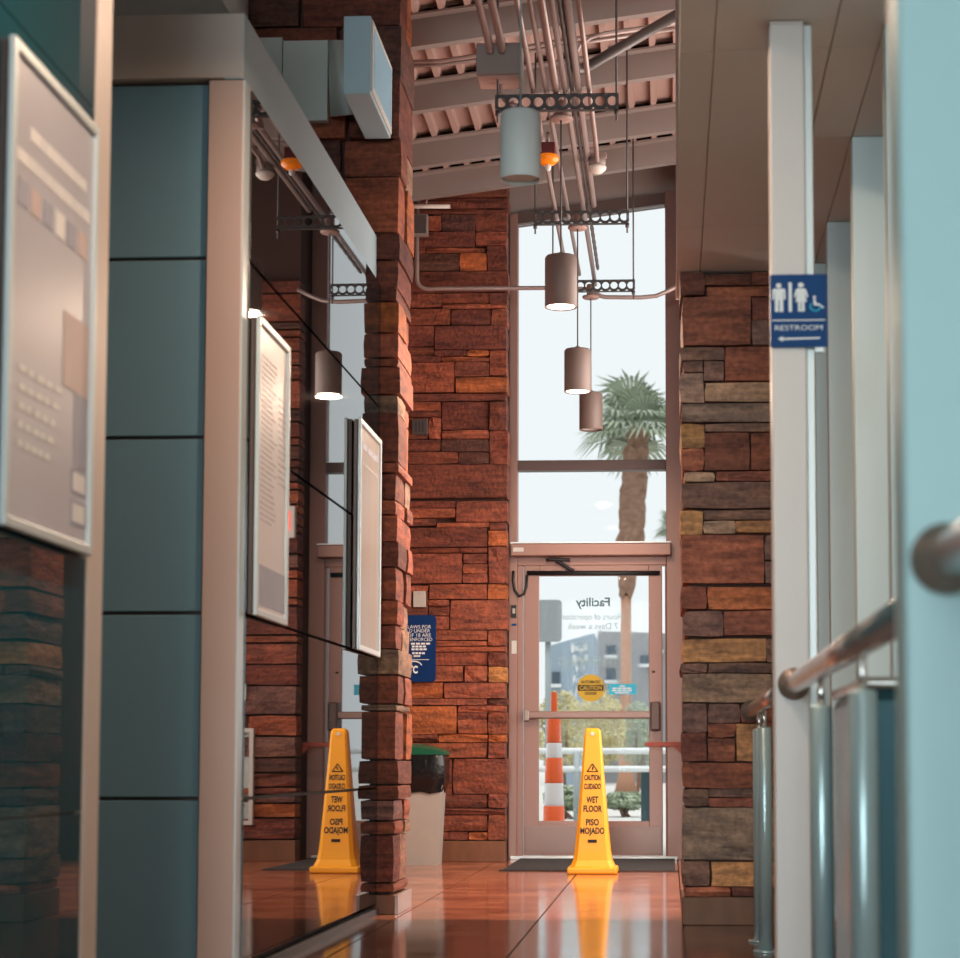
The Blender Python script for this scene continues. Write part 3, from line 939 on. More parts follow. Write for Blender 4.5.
yg = YD - .0315
UX, UZ = (-1, 0, 0), (0, 0, 1)
lettering('lettering', 'Facility', (dx(593.5), yg, dz(602.5)), UX, UZ, .095, M['facil'], door, width=.262, bold=.002)
lettering('lettering', 'Hours of operation', (dx(592), yg, dz(617)), UX, UZ, .068, M['vinyl'], door, width=.47)
lettering('lettering', '7 Days a week', (dx(593), yg, dz(626.5)), UX, UZ, .068, M['vinyl'], door, width=.39)
lettering('lettering', 'com', (dx(585), yg, dz(647)), UX, UZ, .07, M['vinyl'], door)
lettering('lettering', 'TRESPASSING', (dx(588), yg, dz(662)), UX, UZ, .085, M['vinyl'], door, width=.46)
cs = lathe('caution_sticker', [(.105, -.001), (.105, .001)], (0, 0, 0), M['yel_stick'], door, 28)
cc = Vector((dx(590.8), yg - .001, dz(688)))
cs.data.transform(Matrix.Translation(cc) @ Matrix.Rotation(math.radians(90), 4, 'X') @ Matrix.Translation(OFF[door.name]))
cs.data.transform(Matrix.Translation(-OFF[door.name]))
tag(cs, 'round mustard caution sticker on the door glass')
c2 = box('black_band', cc.x - .098, cc.x + .098, yg - .0034, yg - .0028, cc.z - .022, cc.z + .024, M['black'], cs)
lettering('lettering', 'CAUTION', (cc.x, yg - .0042, cc.z), (1, 0, 0), UZ, .045, M['yel_stick'], cs, width=.17, bold=.001)
lettering('lettering', 'AUTOMATIC', (cc.x, yg - .0036, cc.z + .045), (1, 0, 0), UZ, .03, M['black'], cs, width=.15, bold=.001)
lettering('lettering', 'DOOR', (cc.x, yg - .0036, cc.z - .043), (1, 0, 0), UZ, .03, M['black'], cs, width=.09, bold=.001)
st = box('cyan_sticker', dx(609), dx(636.5), yg - .003, yg - .002, dz(694.5), dz(684), M['cyan'], door)
tag(st, 'small cyan notice sticker on the door glass')
for k, w in enumerate((.04, .15, .16, .11)):
    bars_y = dz(686.2 + k * 2.2)
    tag(kind='stuff', o=link('printed_line', *join([box_geo(dx(622.5) - w / 2 + j * w / 4, dx(622.5) - w / 2 + (j + .8) * w / 4, yg - .0042, yg - .0034, bars_y - .005, bars_y + .005) for j in range(4)]), M['sign_white'], st))
# cable loop and wall controls on the jamb
cab = tube('cable_loop', [onY(513.5, 571, YD - .075), onY(513, 580, YD - .08), onY(514.5, 590, YD - .08), onY(519, 596, YD - .08), onY(524, 594, YD - .08), onY(526.5, 586, YD - .08), onY(527, 575, YD - .075)], .011, M['black_rub'], None, 8, loc=onY(519, 596, YD - .08))
tag(cab, 'black cable loop hanging beside the top of the entrance door', 'cable')
sw = thing('door_switch', 'black rocker switch with blue tab on the left door jamb', 'switch', onY(514, 618, YD - .07))
box('switch_body', onY(511.3, 612, YD - .07).x, onY(516.5, 612, YD - .07).x, YD - .078, YD - .06, wz(618), wz(605.5), M['black_rub'], sw, .003)
box('rocker', onY(512.6, 612, YD - .07).x, onY(515.3, 612, YD - .07).x, YD - .084, YD - .078, wz(614), wz(609), M['grey_bin'], sw)
box('blue_tab', onY(511.6, 612, YD - .07).x, onY(516.6, 612, YD - .07).x, YD - .064, YD - .0605, wz(626), wz(624), M['blue'], sw)
pl = box('jamb_notice', onY(511.6, 612, YD - .07).x, onY(516.6, 612, YD - .07).x, YD - .0635, YD - .0605, wz(654), wz(641), M['off_white'], None, loc=onY(514, 650, YD - .06))
tag(pl, 'small pale notice stuck low on the left door jamb', 'sticker')
# orange red latch arm by the right pillar
la = thing('latch_arm', 'short orange red latch arm sticking out beside the right pillar', 'latch', onY(678, 746, YD - .3))
box('arm', onY(645, 744, YD - .3).x, onY(681, 744, YD - .3).x, YD - .32, YD - .29, onY(660, 746.5, YD - .3).z, onY(660, 742, YD - .3).z, M['red_rust'], la, .004)
prism('bracket', [(0, 0), (.055, 0), (.055, -.06)], (onY(674, 746, YD - .3).x, YD - .32, onY(660, 746.5, YD - .3).z), (1, 0, 0), (0, 0, 1), (0, 1, 0), .03, M['red_rust'], la)

# entrance mat
mt = thing('entrance_mat', 'charcoal ribbed entrance mat in front of the door', 'mat', (-.55, 14.3, 0))
box('mat_pile', -1.13, .04, 13.62, YD - .12, .0, .010, M['mat_fab'], mt, .003)
box('mat_border', -1.155, .06, 13.59, 13.62, .0, .008, M['black_rub'], mt, .002)

# ================================================================== WET FLOOR CONE
CY, CX = 13.40, -.508
cone = thing('wet_floor_cone', 'tall yellow wet floor cone standing on the mat edge', 'safety cone', (CX, CY, .0))
hw = [(.150, .03), (.146, .05), (.128, .09), (.118, .15), (.108, .25), (.094, .42), (.078, .62), (.064, .80), (.055, .925), (.050, .950), (.036, .962)]
V, Fc = [], []
for h, z in hw:
    ch = h * .22
    for (sx, sy_) in ((-1, -1), (1, -1), (1, 1), (-1, 1)):
        a = (CX + sx * h, CY + sy_ * (h - ch) * 1.0, z)
        b = (CX + sx * (h - ch), CY + sy_ * h, z)
        V += [Vector(a), Vector(b)] if sx * sy_ > 0 else [Vector(b), Vector(a)]
n = 8
for i in range(len(hw) - 1):
    for k in range(n):
        Fc.append([i * n + k, i * n + (k + 1) % n, (i + 1) * n + (k + 1) % n, (i + 1) * n + k])
Fc.append([(len(hw) - 1) * n + k for k in range(n)])
link('cone_body', V, Fc, M['yellow'], cone)
box('base_flange', CX - .166, CX + .166, CY - .166, CY + .166, 0.0, .045, M['yellow'], cone, .012)
fh = lambda z: [a[0] + (b[0] - a[0]) * (z - a[1]) / (b[1] - a[1]) for a, b in zip(hw, hw[1:]) if a[1] <= z <= b[1]][0]
fy = lambda z: CY - fh(z) - .0025
pcz = lambda y: onY(593, y, CY - .09).z
for s, y, size, w in (('CAUTION', 777.8, .05, .107), ('CUIDADO', 786.6, .05, .111), ('WET', 800, .058, .078), ('FLOOR', 809, .058, .122), ('PISO', 822.5, .058, .086), ('MOJADO', 831, .058, .160)):
    z = pcz(y)
    sl = Vector((0, fh(z) - fh(z + .05), .05)).normalized()
    lettering('lettering', s, (CX, fy(z), z), (1, 0, 0), sl, size, M['black'], cone, width=w, bold=.0016)
z = pcz(841)
box('maker_mark', CX - .03, CX + .03, fy(z) - .002, fy(z) + .004, z - .010, z + .010, M['black'], cone)
z = pcz(771.5)
tri = [(-.036, 0), (.036, 0), (0, .052)]
for a, b in ((0, 1), (1, 2), (2, 0)):
    tube('warning_triangle', [(CX + tri[a][0], fy(z + tri[a][1]), z + tri[a][1]), (CX + tri[b][0], fy(z + tri[b][1]), z + tri[b][1])], .0032, M['black'], cone, 6)
tube('warning_figure', [(CX, fy(z + .012), z + .012), (CX + .004, fy(z + .032), z + .032)], .004, M['black'], cone, 6)
zh = pcz(733.5)
hole = lathe('hang_hole', [(.013, -.004), (.013, .004)], (0, 0, 0), M['shade_in'], cone, 14)
hole.data.transform(Matrix.Translation(Vector((CX, fy(zh) - .001, zh)) - OFF[cone.name]) @ Matrix.Rotation(math.radians(90), 4, 'X') @ Matrix.Translation(OFF[cone.name]))

# ================================================================== BIN, WALL SIGNS, PLATES
BX1, BY = -1.615, 14.5
bn = thing('waste_bin', 'light grey waste bin with black bag and green lid behind the stone pillar', 'bin', (BX1 - .22, BY, 0))


def taper(name, xa0, xa1, xb0, xb1, ya, yb, z0, z1, m, parent, dy=.02):
    return hexa(name, [(xa0, ya + dy, z0), (xa1, ya + dy, z0), (xa1, yb - dy, z0), (xa0, yb - dy, z0), (xb0, ya, z1), (xb1, ya, z1), (xb1, yb, z1), (xb0, yb, z1)], m, parent)


taper('bin_body', BX1 - .42, BX1 - .045, BX1 - .46, BX1 - .015, BY - .16, BY + .16, 0, .64, M['grey_bin'], bn)
bgz = [(.0, .52), (.006, .56), (.02, .60), (.03, .70), (.022, .77), (.012, .795)]
V, Fc = [], []
rs = random.Random(9)
for e, z in bgz:
    ring = []
    x0, x1, ya, yb = BX1 - .455 - e, BX1 - .02 + e, BY - .165 - e, BY + .165 + e
    for k in range(7):
        ring.append((x0 + (x1 - x0) * k / 6, ya))
    for k in range(1, 5):
        ring.append((x1, ya + (yb - ya) * k / 4))
    for k in range(1, 7):
        ring.append((x1 + (x0 - x1) * k / 6, yb))
    for k in range(1, 4):
        ring.append((x0, yb + (ya - yb) * k / 4))
    for x, y in ring:
        V.append(Vector((x + rs.uniform(-.008, .008), y + rs.uniform(-.01, .006), z + rs.uniform(-.012, .012) * (1 if z < .78 else 0))))
n = 20
for i in range(len(bgz) - 1):
    for k in range(n):
        Fc.append([i * n + k, i * n + (k + 1) % n, (i + 1) * n + (k + 1) % n, (i + 1) * n + k])
link('bin_bag', V, Fc, M['bag'], bn, smooth=True)
V, Fc = [], []
NL = 12
for i in range(NL + 1):
    t = i / NL
    x = BX1 - .485 + t * .49
    hgt = .06 * math.sin(math.pi * (0.06 + .9 * t)) ** .8
    V += [Vector((x, BY - .185, .79)), Vector((x, BY - .185, .80 + hgt * .7)), Vector((x, BY, .81 + hgt)), Vector((x, BY + .185, .80 + hgt * .7)), Vector((x, BY + .185, .79))]
for i in range(NL):
    for k in range(4):
        Fc.append([i * 5 + k, i * 5 + k + 1, (i + 1) * 5 + k + 1, (i + 1) * 5 + k])
    Fc.append([i * 5 + 4, i * 5, (i + 1) * 5, (i + 1) * 5 + 4])
Fc += [[0, 1, 2, 3, 4], [NL * 5 + k for k in (4, 3, 2, 1, 0)]]
link('bin_lid', V, Fc, M['green_lid'], bn)

YS = YB - .045


def rounded(w, h, r, n=5):
    P = []
    for cx_, cz_, a0 in ((w - r, r, -90), (w - r, h - r, 0), (r, h - r, 90), (r, r, 180)):
        for k in range(n + 1):
            a = math.radians(a0 + 90 * k / n)
            P.append((cx_ + r * math.cos(a), cz_ + r * math.sin(a)))
    return P


a, b = onY(400, 682, YS), onY(436, 615, YS)
ns = thing('notice_sign', 'navy blue notice sign with white text on the far stone wall', 'sign', (a.x, YS, a.z))
prism('sign_board', rounded(b.x - a.x, b.z - a.z, .03), (a.x, YS, a.z), (1, 0, 0), UZ, (0, 1, 0), .006, M['navy'], ns)
nx = lambda x: onY(x, 650, YS).x
nzz = lambda y: onY(420, y, YS).z
yl = YS - .0015
for s, xr_, y, sz in (('LAWS FOR', 431, 627, .036), ('LD UNDER', 430, 631, .036), ('OF 18 ARE', 431, 635.3, .036), ('ENFORCED', 432.3, 639.6, .036)):
    lettering('lettering', s, (nx(xr_), yl, nzz(y)), (1, 0, 0), UZ, sz, M['sign_white'], ns, width=(.175 if s != 'ENFORCED' else .165), bold=.0, align='RIGHT')
rs = random.Random(4)
for y, xr_, w in ((643.7, 431, .15), (646.5, 426.5, .11), (649.3, 427.5, .12), (653.2, 425.5, .10), (656, 420.5, .05)):
    tag(kind='stuff', o=link('printed_line', *join([box_geo(nx(xr_) - w + j * w / 4, nx(xr_) - w + (j + .8) * w / 4, yl - .0006, yl, nzz(y) - .007, nzz(y) + .007) for j in range(4)]), M['sign_white'], ns))
box('rule_line', nx(411), nx(429), yl - .0006, yl, nzz(659.6) - .002, nzz(659.6) + .002, M['sign_white'], ns)
lettering('lettering', 'RTC', (nx(418), yl, nzz(670)), (1, 0, 0), UZ, .075, M['sign_white'], ns, width=.10, bold=.003, align='RIGHT')
tube('emblem_arc', [(nx(414) + .062 * math.cos(math.radians(t)), yl, nzz(667) + .045 * math.sin(math.radians(t)) - .002) for t in range(20, 165, 15)], .005, M['sign_white'], ns, 6)


def plate(name, label, cat, x0, x1, y0, y1, m, detail):
    a, b = onY(x0, y1, YS), onY(x1, y0, YS)
    t = thing(name, label, cat, (a.x, YS, a.z))
    box('cover', a.x, b.x, YS, YB + .01, a.z, b.z, m, t, .004)
    if detail == 'grille':
        for k in range(3):
            xx = a.x + (b.x - a.x) * (.2 + .22 * k)
            box('slot', xx, xx + .012, YS - .002, YS, a.z + .02, b.z - .02, M['strut'], t)
    else:
        lathe('screw', [(.006, -.001), (.006, .002)], ((a.x + b.x) / 2, YS - .001, b.z - .02), M['strut'], t, 8)
    return t


plate('wall_plate', 'small grey blank plate above the navy sign', 'wall plate', 413, 425.5, 591, 607, M['grey_bin'], 'screw')
plate('wall_vent', 'small grey louvred vent plate high on the far stone wall', 'vent', 412, 427.5, 419, 434.5, M['conduit_d'], 'grille')

# things on the right piece of the far wall, visible in the partition's reflection
ex = thing('exit_sign', 'grey exit sign with glowing red letters on the wall right of the entrance', 'exit sign', (.27, YB - .05, 2.42))
box('housing', .12, .42, YB - .07, YB - .005, 2.42, 2.66, M['off_white'], ex, .005)
lettering('lettering', 'EXIT', (.27, YB - .072, 2.54), (1, 0, 0), UZ, .2, M['red_glow'], ex, width=.24, bold=.006)
fc = thing('extinguisher_cabinet', 'recessed fire extinguisher cabinet on the wall right of the entrance', 'cabinet', (.55, YB - .03, .27))
for (u0, u1, v0, v1) in ((.42, .45, .27, .99), (.67, .70, .27, .99), (.45, .67, .27, .30), (.45, .67, .96, .99)):
    box('frame_bar', u0, u1, YB - .05, YB - .005, v0, v1, M['off_white'], fc)
box('back_panel', .45, .67, YB - .012, YB - .004, .30, .96, M['grey_sheet'], fc)
box('glass_door', .45, .67, YB - .045, YB - .04, .30, .96, M['glass'], fc)
fe = thing('fire_extinguisher', 'red fire extinguisher inside the wall cabinet', 'extinguisher', (.56, YB - .03, .30))
lathe('cylinder', [(.001, .0), (.024, .002), (.024, .36), (.018, .40), (.008, .42)], (.56, YB - .0385 + .012, .30), M['ext_red'], fe, 16)
box('valve', .545, .575, YB - .036, YB - .018, .72, .78, M['black_rub'], fe)
wsb = thing('light_switch', 'steel double light switch on the wall right of the entrance', 'switch', (.52, YB - .04, 1.21))
for k in range(2):
    box('switch_plate', .48 + k * .06, .52 + k * .06, YB - .045, YB - .02, 1.20, 1.32, M['steel'], wsb, .003)

# ================================================================== CEILING SERVICES
ZT = onY(635, 285, 14.3).z - .0


def trapeze(label, Y, x0, x1, ztop):
    t = thing('trapeze_hanger', label, 'hanger', ((x0 + x1) / 2, Y, ZT - .04), 'conduit trapeze hangers')
    n = 10
    cw, ch, r, th = (x1 - x0) / n, .085, .026, .004
    V, Fc = [], []
    m_ = 12
    for i in range(n):
        cx_ = x0 + (i + .5) * cw
        for yy in (Y, Y + th):
            base = len(V)
            for k in range(m_):
                a = 2 * math.pi * k / m_ + math.pi / m_
                V.append(Vector((cx_ + r * math.cos(a), yy, ZT + r * math.sin(a))))
            for k in range(m_):
                a = 2 * math.pi * k / m_ + math.pi / m_
                c_, s_ = math.cos(a), math.sin(a)
                q = max(abs(c_) / (cw / 2), abs(s_) / (ch / 2))
                V.append(Vector((cx_ + c_ / q, yy, ZT + s_ / q)))
            for k in range(m_):
                k2 = (k + 1) % m_
                Fc.append([base + k, base + k2, base + m_ + k2, base + m_ + k])
        b0 = len(V) - 4 * m_
        for k in range(m_):
            k2 = (k + 1) % m_
            Fc.append([b0 + k, b0 + 2 * m_ + k, b0 + 2 * m_ + k2, b0 + k2])
    for z in (-ch / 2, ch / 2 - .003):
        v_, f_ = box_geo(x0, x1, Y, Y + .04, ZT + z, ZT + z + .003)
        b0 = len(V)
        V += v_
        Fc += [[i + b0 for i in q] for q in f_]
    link('strut_channel', V, Fc, M['strut'], t)
    for xx in (x0 + .012, x1 - .012):
        rd = tube('threaded_rod', [(xx, Y + .02, ZT - .1), (xx, Y + .02, ztop(xx))], .006, M['rod'], t, 6)
        tube('hex_nut', [(xx, Y + .02, ZT - .065), (xx, Y + .02, ZT - .045)], .013, M['rod'], rd, 6)
    return t


rt = lambda x: roofz(x) + PD + .04
trapeze('dark perforated trapeze hanger nearest the camera, under the junction box', 10.24, -.90, -.25, rt)
trapeze('dark perforated trapeze hanger at the head of the window', 12.47, -.85, -.24, rt)
trapeze('dark perforated trapeze hanger farthest away, against the window', 14.3, -.844, -.233, rt)

ZC = ZT + .07


def conduit(label, pts, r, m, seg=12, name='conduit'):
    o = tube(name, pts, r, m, None, seg, loc=pts[0])
    tag(o, label, 'conduit' if name == 'conduit' else 'pipe', 'ceiling conduits')
    return o


conduit('thick pale conduit running along the ceiling, leftmost of the central bundle', [(-.578, 2.5, ZC), (-.578, 10.5, ZC), (-.572, 10.62, ZC - .03), (-.57, 10.62, ZC - .06)], .021, M['conduit'])
conduit('second pale conduit of the central ceiling bundle reaching the far trapeze', [(-.530, 2.5, ZC), (-.532, 14.56, ZC)], .016, M['conduit'])
fx = []
for k in range(140):
    y = 2.5 + k * (14.1 - 2.5) / 139
    fx += [(-.496, y, ZC + .002)]
flex = conduit('dark ribbed flexible conduit in the middle of the ceiling bundle', fx, [.010 if k % 2 else .014 for k in range(140)], M['conduit_d'], 8)
conduit('fourth pale conduit of the ceiling bundle ending at the window head', [(-.455, 2.5, ZC), (-.463, 12.45, ZC)], .018, M['conduit'])
conduit('rightmost thin conduit of the bundle leading to the hanging sensor', [(-.405, 2.5, ZC), (-.405, 11.3, ZC), (-.405, 11.45, ZC - .05)], .014, M['conduit'])
conduit('left thin pale conduit beside the hanging grey lamp cord', [(-.66, 4, ZC + .02), (-.70, 10.3, ZC), (-.72, 14.0, ZC - .02)], .014, M['conduit'])
conduit('left brownish conduit between lamp cord and thick conduit', [(-.632, 4, ZC + .01), (-.634, 14.25, ZC)], .013, M['conduit'])
# thick dark pipe turning into the bulkhead
pA, pB = onY(575, 74, 10.2), onY(678, 14, 10.2)
conduit('thick dark pipe slanting from the conduit bundle into the bulkhead', [(-.46, 2.5, pA.z + .03), (-.475, 9.9, pA.z + .03)] + bend((-.475, 9.9, pA.z + .03), (-.477, 10.2, pA.z), tuple(pB), .1) + [pB], .028, M['conduit_d'], 14, 'pipe')
# small curved conduit behind it
conduit('thin curved conduit sweeping right above the slanting dark pipe', [onY(572, 62, 11.2), onY(580, 45, 11.2), onY(590, 38, 11.2), onY(605, 33, 11.2), onY(640, 28, 11.2), onY(678, 22, 11.2)], .011, M['conduit'], 8)
for k, (ya, yb) in enumerate(((62, 53), (66, 58))):
    conduit(['upper thin conduit strapped along the roof deck at left', 'lower thin conduit strapped along the roof deck at left'][k], [onY(405, ya, 12.05 + k * .05), onY(440, ya - 1, 12.05 + k * .05), onY(480, yb + 2, 12.05 + k * .05), onY(560, yb - 12, 12.05 + k * .05), onY(680, yb - 30, 12.05 + k * .05)], .014, M['conduit'], 8)

# junction box
a, b = onY(476, 74, 10.2), onY(521, 42, 10.2)
jb = thing('junction_box', 'grey rectangular junction box under the roof, fed by two conduits', 'junction box', ((a.x + b.x) / 2, 10.35, a.z))
box('box_body', a.x, b.x, 10.2, 10.42, a.z, b.z, M['ceil_steel'], jb, .006)
box('lower_lid', a.x + .004, b.x - .004, 10.21, 10.41, a.z - .012, a.z, M['deck'], jb, .004)
for x_ in (onY(490, 48, 10.2).x, onY(502, 48, 10.2).x):
    tube('feed_conduit', [(x_ - .0, 3.0, b.z - .02), (x_, 10.06, b.z - .02)] + bend((x_, 10.06, b.z - .02), (x_, 10.16, b.z - .03), (x_, 10.22, b.z - .06), .04), .021, M['conduit'], jb)
tube('bottom_conduit', [onY(503, 76, 10.34), onY(501, 88, 10.34), onY(501.5, 94, 10.34), onY(503.5, 99, 10.34), onY(507, 103, 10.34), onY(512, 105, 10.34), onY(522, 106, 10.34)], .011, M['conduit'], jb, 10)


def pendant(label, X, Y, zb, lit, cord_top=None, power=0):
    t = thing('pendant_lamp', label, 'pendant lamp', (X, Y, zb), 'grey cylinder pendant lamps')
    h, r = .275, .0855
    if Y < 9:
        h = .29
    sh_ = lathe('shade', [(r - .006, .012), (r - .002, 0), (r, .002), (r, h - .012), (r - .008, h), (.02, h + .003), (.02, h - .005), (r - .010, h - .014), (r - .010, .012)], (X, Y, zb), M['shade'] if Y > 9 else M['shade_daylit'], t, 36, (False, False))
    lathe('reflector', [(r - .012, .012), (.06, .09), (.055, .12)], (X, Y, zb), M['shade_in'], t, 28, (False, False))
    lathe('diffuser', [(r - .014, .004), (r - .014, .012)] if lit else [(r - .014, .016), (r - .014, .022)], (X, Y, zb), M['diffuser'] if lit else M['diffuser_off'], t, 28)
    ct = cord_top or ZT - .02
    tube('cord', [(X, Y, zb + h), (X, Y, ct)], .0045, M['rod'] if Y > 9 else M['tube'], t, 8)
    if not cord_top:
        cp = lathe('canopy', [(.001, -.03), (.055, -.03), (.062, -.024), (.062, -.012), (.03, -.008), (.03, .074), (.001, .076)], (X, Y, ct), M['deck'], t, 24)
    tube('gland', [(X, Y, zb + h - .001), (X, Y, zb + h + .02)], .014, M['shade'], t, 10)
    if power:
        d = bpy.data.lights.new('lamp_glow', 'AREA')
        d.shape = 'DISK'
        d.size = .15
        d.energy = power
        d.color = (1.0, .74, .54)
        o = bpy.data.objects.new('lamp_glow', d)
        COL.objects.link(o)
        o.parent = t
        o.location = (0, 0, -.012)
    return t


LP = 46
pendant('nearest pendant lamp in view, unlit, grey cylinder tinted as daylit high by the trapeze hanger', -.613, 8.2, 3.165, False, 5.3, 0)
pendant('lit grey pendant lamp overlapping the window, second from the camera', -.561, 10.4, 3.13, True, None, LP)
pendant('lit grey pendant lamp against the sky, third from the camera', -.572, 12.58, 3.085, True, None, LP)
pendant('small unlit pendant lamp beside the palm crown, farthest from the camera', -.562, 14.5, 3.162, False, None, 0)
pendant('added unseen lit grey pendant lamp overhead, next after the unlit one', -.6095, 6.1, 3.2, True, 5.3, LP * .5)  # this and the next lamp are added, unseen, to light the hall
pendant('added unseen lit grey pendant lamp overhead, beside the foreground partition', -.6095, 4.0, 3.2, True, 5.3, LP * .5)

# amber beacon
bc = thing('warning_beacon', 'amber warning beacon with dark red housing under the conduits', 'beacon', onY(548, 158, 11.0))
c0 = onY(548, 158, 11.0)
lathe('lens', [(.001, -.04), (.035, -.038), (.06, -.018), (.064, .0), (.055, .014), (.001, .016)], c0, M['amber'], bc, 20)
box('housing', c0.x - .035, c0.x + .04, c0.y - .03, c0.y + .05, c0.z + .014, c0.z + .085, M['dark_red'], bc, .005)
lathe('bulb', [(.001, -.075), (.014, -.07), (.018, -.05), (.012, -.036)], c0, M['white'], bc, 14)
tube('stem', [(c0.x, c0.y, c0.z + .08), (c0.x, c0.y, ZC + .01)], .01, M['conduit'], bc, 8)
# sensor
c0 = onY(597, 168, 11.45)
sn = thing('ceiling_sensor', 'small domed sensor hanging from a thin conduit by the window head', 'sensor', c0)
box('bracket', c0.x - .05, c0.x + .055, c0.y - .01, c0.y + .02, c0.z + .06, c0.z + .09, M['deck'], sn, .003)
lathe('neck', [(.05, .0), (.05, .06)], c0, M['ceil_steel'], sn, 20)
lathe('dome', [(.001, -.035), (.03, -.03), (.052, -.01), (.056, .002), (.05, .008)], c0, M['shade_in'], sn, 24)

# conduit across the window and along the far wall, with its box
yw = YB - .09
zq = onY(480, 288, yw).z
zq2 = onY(620, 297, yw).z
conduit('thin conduit crossing the far stone wall and the window', [onY(417, 200, yw), onY(417, 270, yw)] + bend(onY(417, 270, yw), onY(417, 289, yw), onY(440, 289, yw), .09) + [onY(440, 288.5, yw), onY(545, 288, yw), onY(592, 289, yw)] + bend(onY(592, 289, yw), onY(600, 297, yw), onY(620, 297.5, yw), .05) + [onY(640, 297.5, yw), onY(656, 296, yw), onY(668, 291, yw), onY(682, 284, yw)], .016, M['conduit'], 10)
wb = thing('wall_junction_box', 'small grey junction box on the vertical conduit high beside the left pillar', 'junction box', onY(420, 240, yw))
a, b = onY(410, 238, yw), onY(429, 217, yw)
box('box_body', a.x, b.x, yw - .09, yw - .018, a.z, b.z, M['ceil_steel'], wb, .005)
box('cover', a.x + .01, b.x - .01, yw - .096, yw - .09, a.z + .01, b.z - .01, M['conduit_d'], wb, .002)
ff = thing('tube_light', 'short horizontal white tube fitting at the top of the left pillar', 'tube light', onY(425, 207, yw - .1))
tube('tube_body', [onY(400, 206.5, yw - .1), onY(450, 206.5, yw - .1)], .016, M['shade_in'], ff, 10)
tube('feed_cable', [onY(426, 206, yw - .1), onY(427, 200, yw - .1), onY(428, 194, yw - .08)], .006, M['conduit'], ff, 8)

# display box over the partition, grey sheet behind, duct
dbx = thing('display_box', 'pale grey display box with bluish screen above the partition', 'display', (-1.42, 9.3, 3.80))
a, b = onY(343, 94, 8.95), onY(371, 15.5, 8.95)
box('casing', a.x, b.x, 8.95, 9.62, a.z, b.z, M['head_side'], dbx, .004)
box('bezel', b.x, b.x + .008, 8.965, 9.605, a.z + .015, b.z - .015, M['off_white'], dbx, .003)
box('screen', b.x + .006, b.x + .011, 9.0, 9.57, a.z + .045, b.z - .045, M['screen'], dbx)
box('wall_bracket', a.x + .02, b.x - .03, 9.62, YLP + .02, a.z + .1, b.z - .1, M['bronze_d'], dbx)
a, b = onY(240, 122, YLP - .06), onY(338, 36, YLP - .06)
gs = thing('grey_wall_panel', 'grey sheet metal panel on the stone wall above the partition', 'panel', (a.x, YLP - .05, a.z))
box('panel_sheet', a.x - .3, onY(283, 60, YLP - .06).x - .004, YLP - .06, YLP - .02, a.z, b.z, M['grey_sheet'], gs, .004)
box('panel_sheet', onY(283, 60, YLP - .06).x, onY(328, 60, YLP - .06).x, YLP - .065, YLP - .02, a.z, b.z - .02, M['grey_sheet'], gs, .004)
V, Fc = [], []
for i in range(9):
    t = i / 8
    p0 = onY(328 + 2 * t + 14 * t * t, 40, YLP - .07 - .10 * math.sin(t * 2.2))
    p1 = onY(330 + 24 * t, 116 - 2 * t, YLP - .07 - .10 * math.sin(t * 2.2))
    V += [p0, p1, p0 + Vector((0, .012, 0)), p1 + Vector((0, .012, 0))]
for i in range(8):
    c_ = i * 4
    Fc += [[c_, c_ + 1, c_ + 5, c_ + 4], [c_ + 2, c_ + 6, c_ + 7, c_ + 3], [c_, c_ + 4, c_ + 6, c_ + 2], [c_ + 1, c_ + 3, c_ + 7, c_ + 5]]
link('curled_edge', V, Fc, M['grey_sheet'], gs, smooth=True)
du = thing('air_duct', 'pale rectangular air duct under the roof at upper left', 'duct', (-2.7, 6, 4.3))
for k, (ya, yb) in enumerate(((2.2, 5.0), (5.01, 7.6), (7.61, YLP - .08))):
    box('duct_section', -3.3, -2.08, ya, yb, 4.30, 4.62, M['duct'], du, .004)
for ya in (5.005, 7.605):
    box('duct_flange', -3.32, -2.06, ya - .02, ya + .02, 4.285, 4.635, M['duct'], du, .003)

# ================================================================== RIGHT SIDE: POSTS, HANDRAIL, SIGN
def post(label, xa, xb, Y, dpt, ztop, strip, pm='white_post'):
    t = thing('steel_post', label, 'post', ((xa + xb) / 2, Y + dpt / 2, 0), 'painted steel posts')
    box('post_tube', xa, xb, Y, Y + dpt, .012, ztop - .012, M[pm], t, .006)
    box('base_plate', xa - .04, xb + .04, Y + .002, Y + dpt, 0, .012, M['white_post'], t, .003)
    box('top_plate', xa - .0, xb + .0, Y + .002, Y + dpt, ztop - .012, ztop - .004, M['soffit'], t, .003)
    if strip:
        box('cover_strip', xb + .001, xb + .026, Y + .02, Y + dpt - .02, .012, ztop - .012, M['alu'], t, .003)
    return t


P1Y = 5.99
P1a, P1b = onY(773, 500, P1Y).x, onY(808, 500, P1Y).x
post('pale steel post carrying the blue restroom sign', P1a, P1b, P1Y, .11, ZS, True)
P2Y = 2.70
post('blurred foreground steel post at the right edge', .318, .318 + .125, P2Y, .125, ZS, False, 'near_post')

# restroom sign
Yq = P1Y - .012
a, b = onY(770.5, 347.5, Yq), onY(827, 274, Yq)
rsn = thing('restroom_sign', 'blue restroom sign with white figures and arrow on the pale post', 'sign', (a.x, Yq, a.z))
W_, H_ = b.x - a.x, b.z - a.z
prism('sign_board', rounded(W_, H_, .006), (a.x, Yq, a.z), (1, 0, 0), UZ, (0, 1, 0), .006, M['blue'], rsn)
box('bracket_tab', a.x + W_ * .78, a.x + W_ * .94, Yq + .003, Yq + .02, a.z - .014, a.z + .02, M['alu'], rsn)
SU = lambda u: a.x + (u - 130) / 495 * W_      # crop units of the sign
SV = lambda v: b.z - (v - 135) / 705 * H_
ysn = Yq - .0012


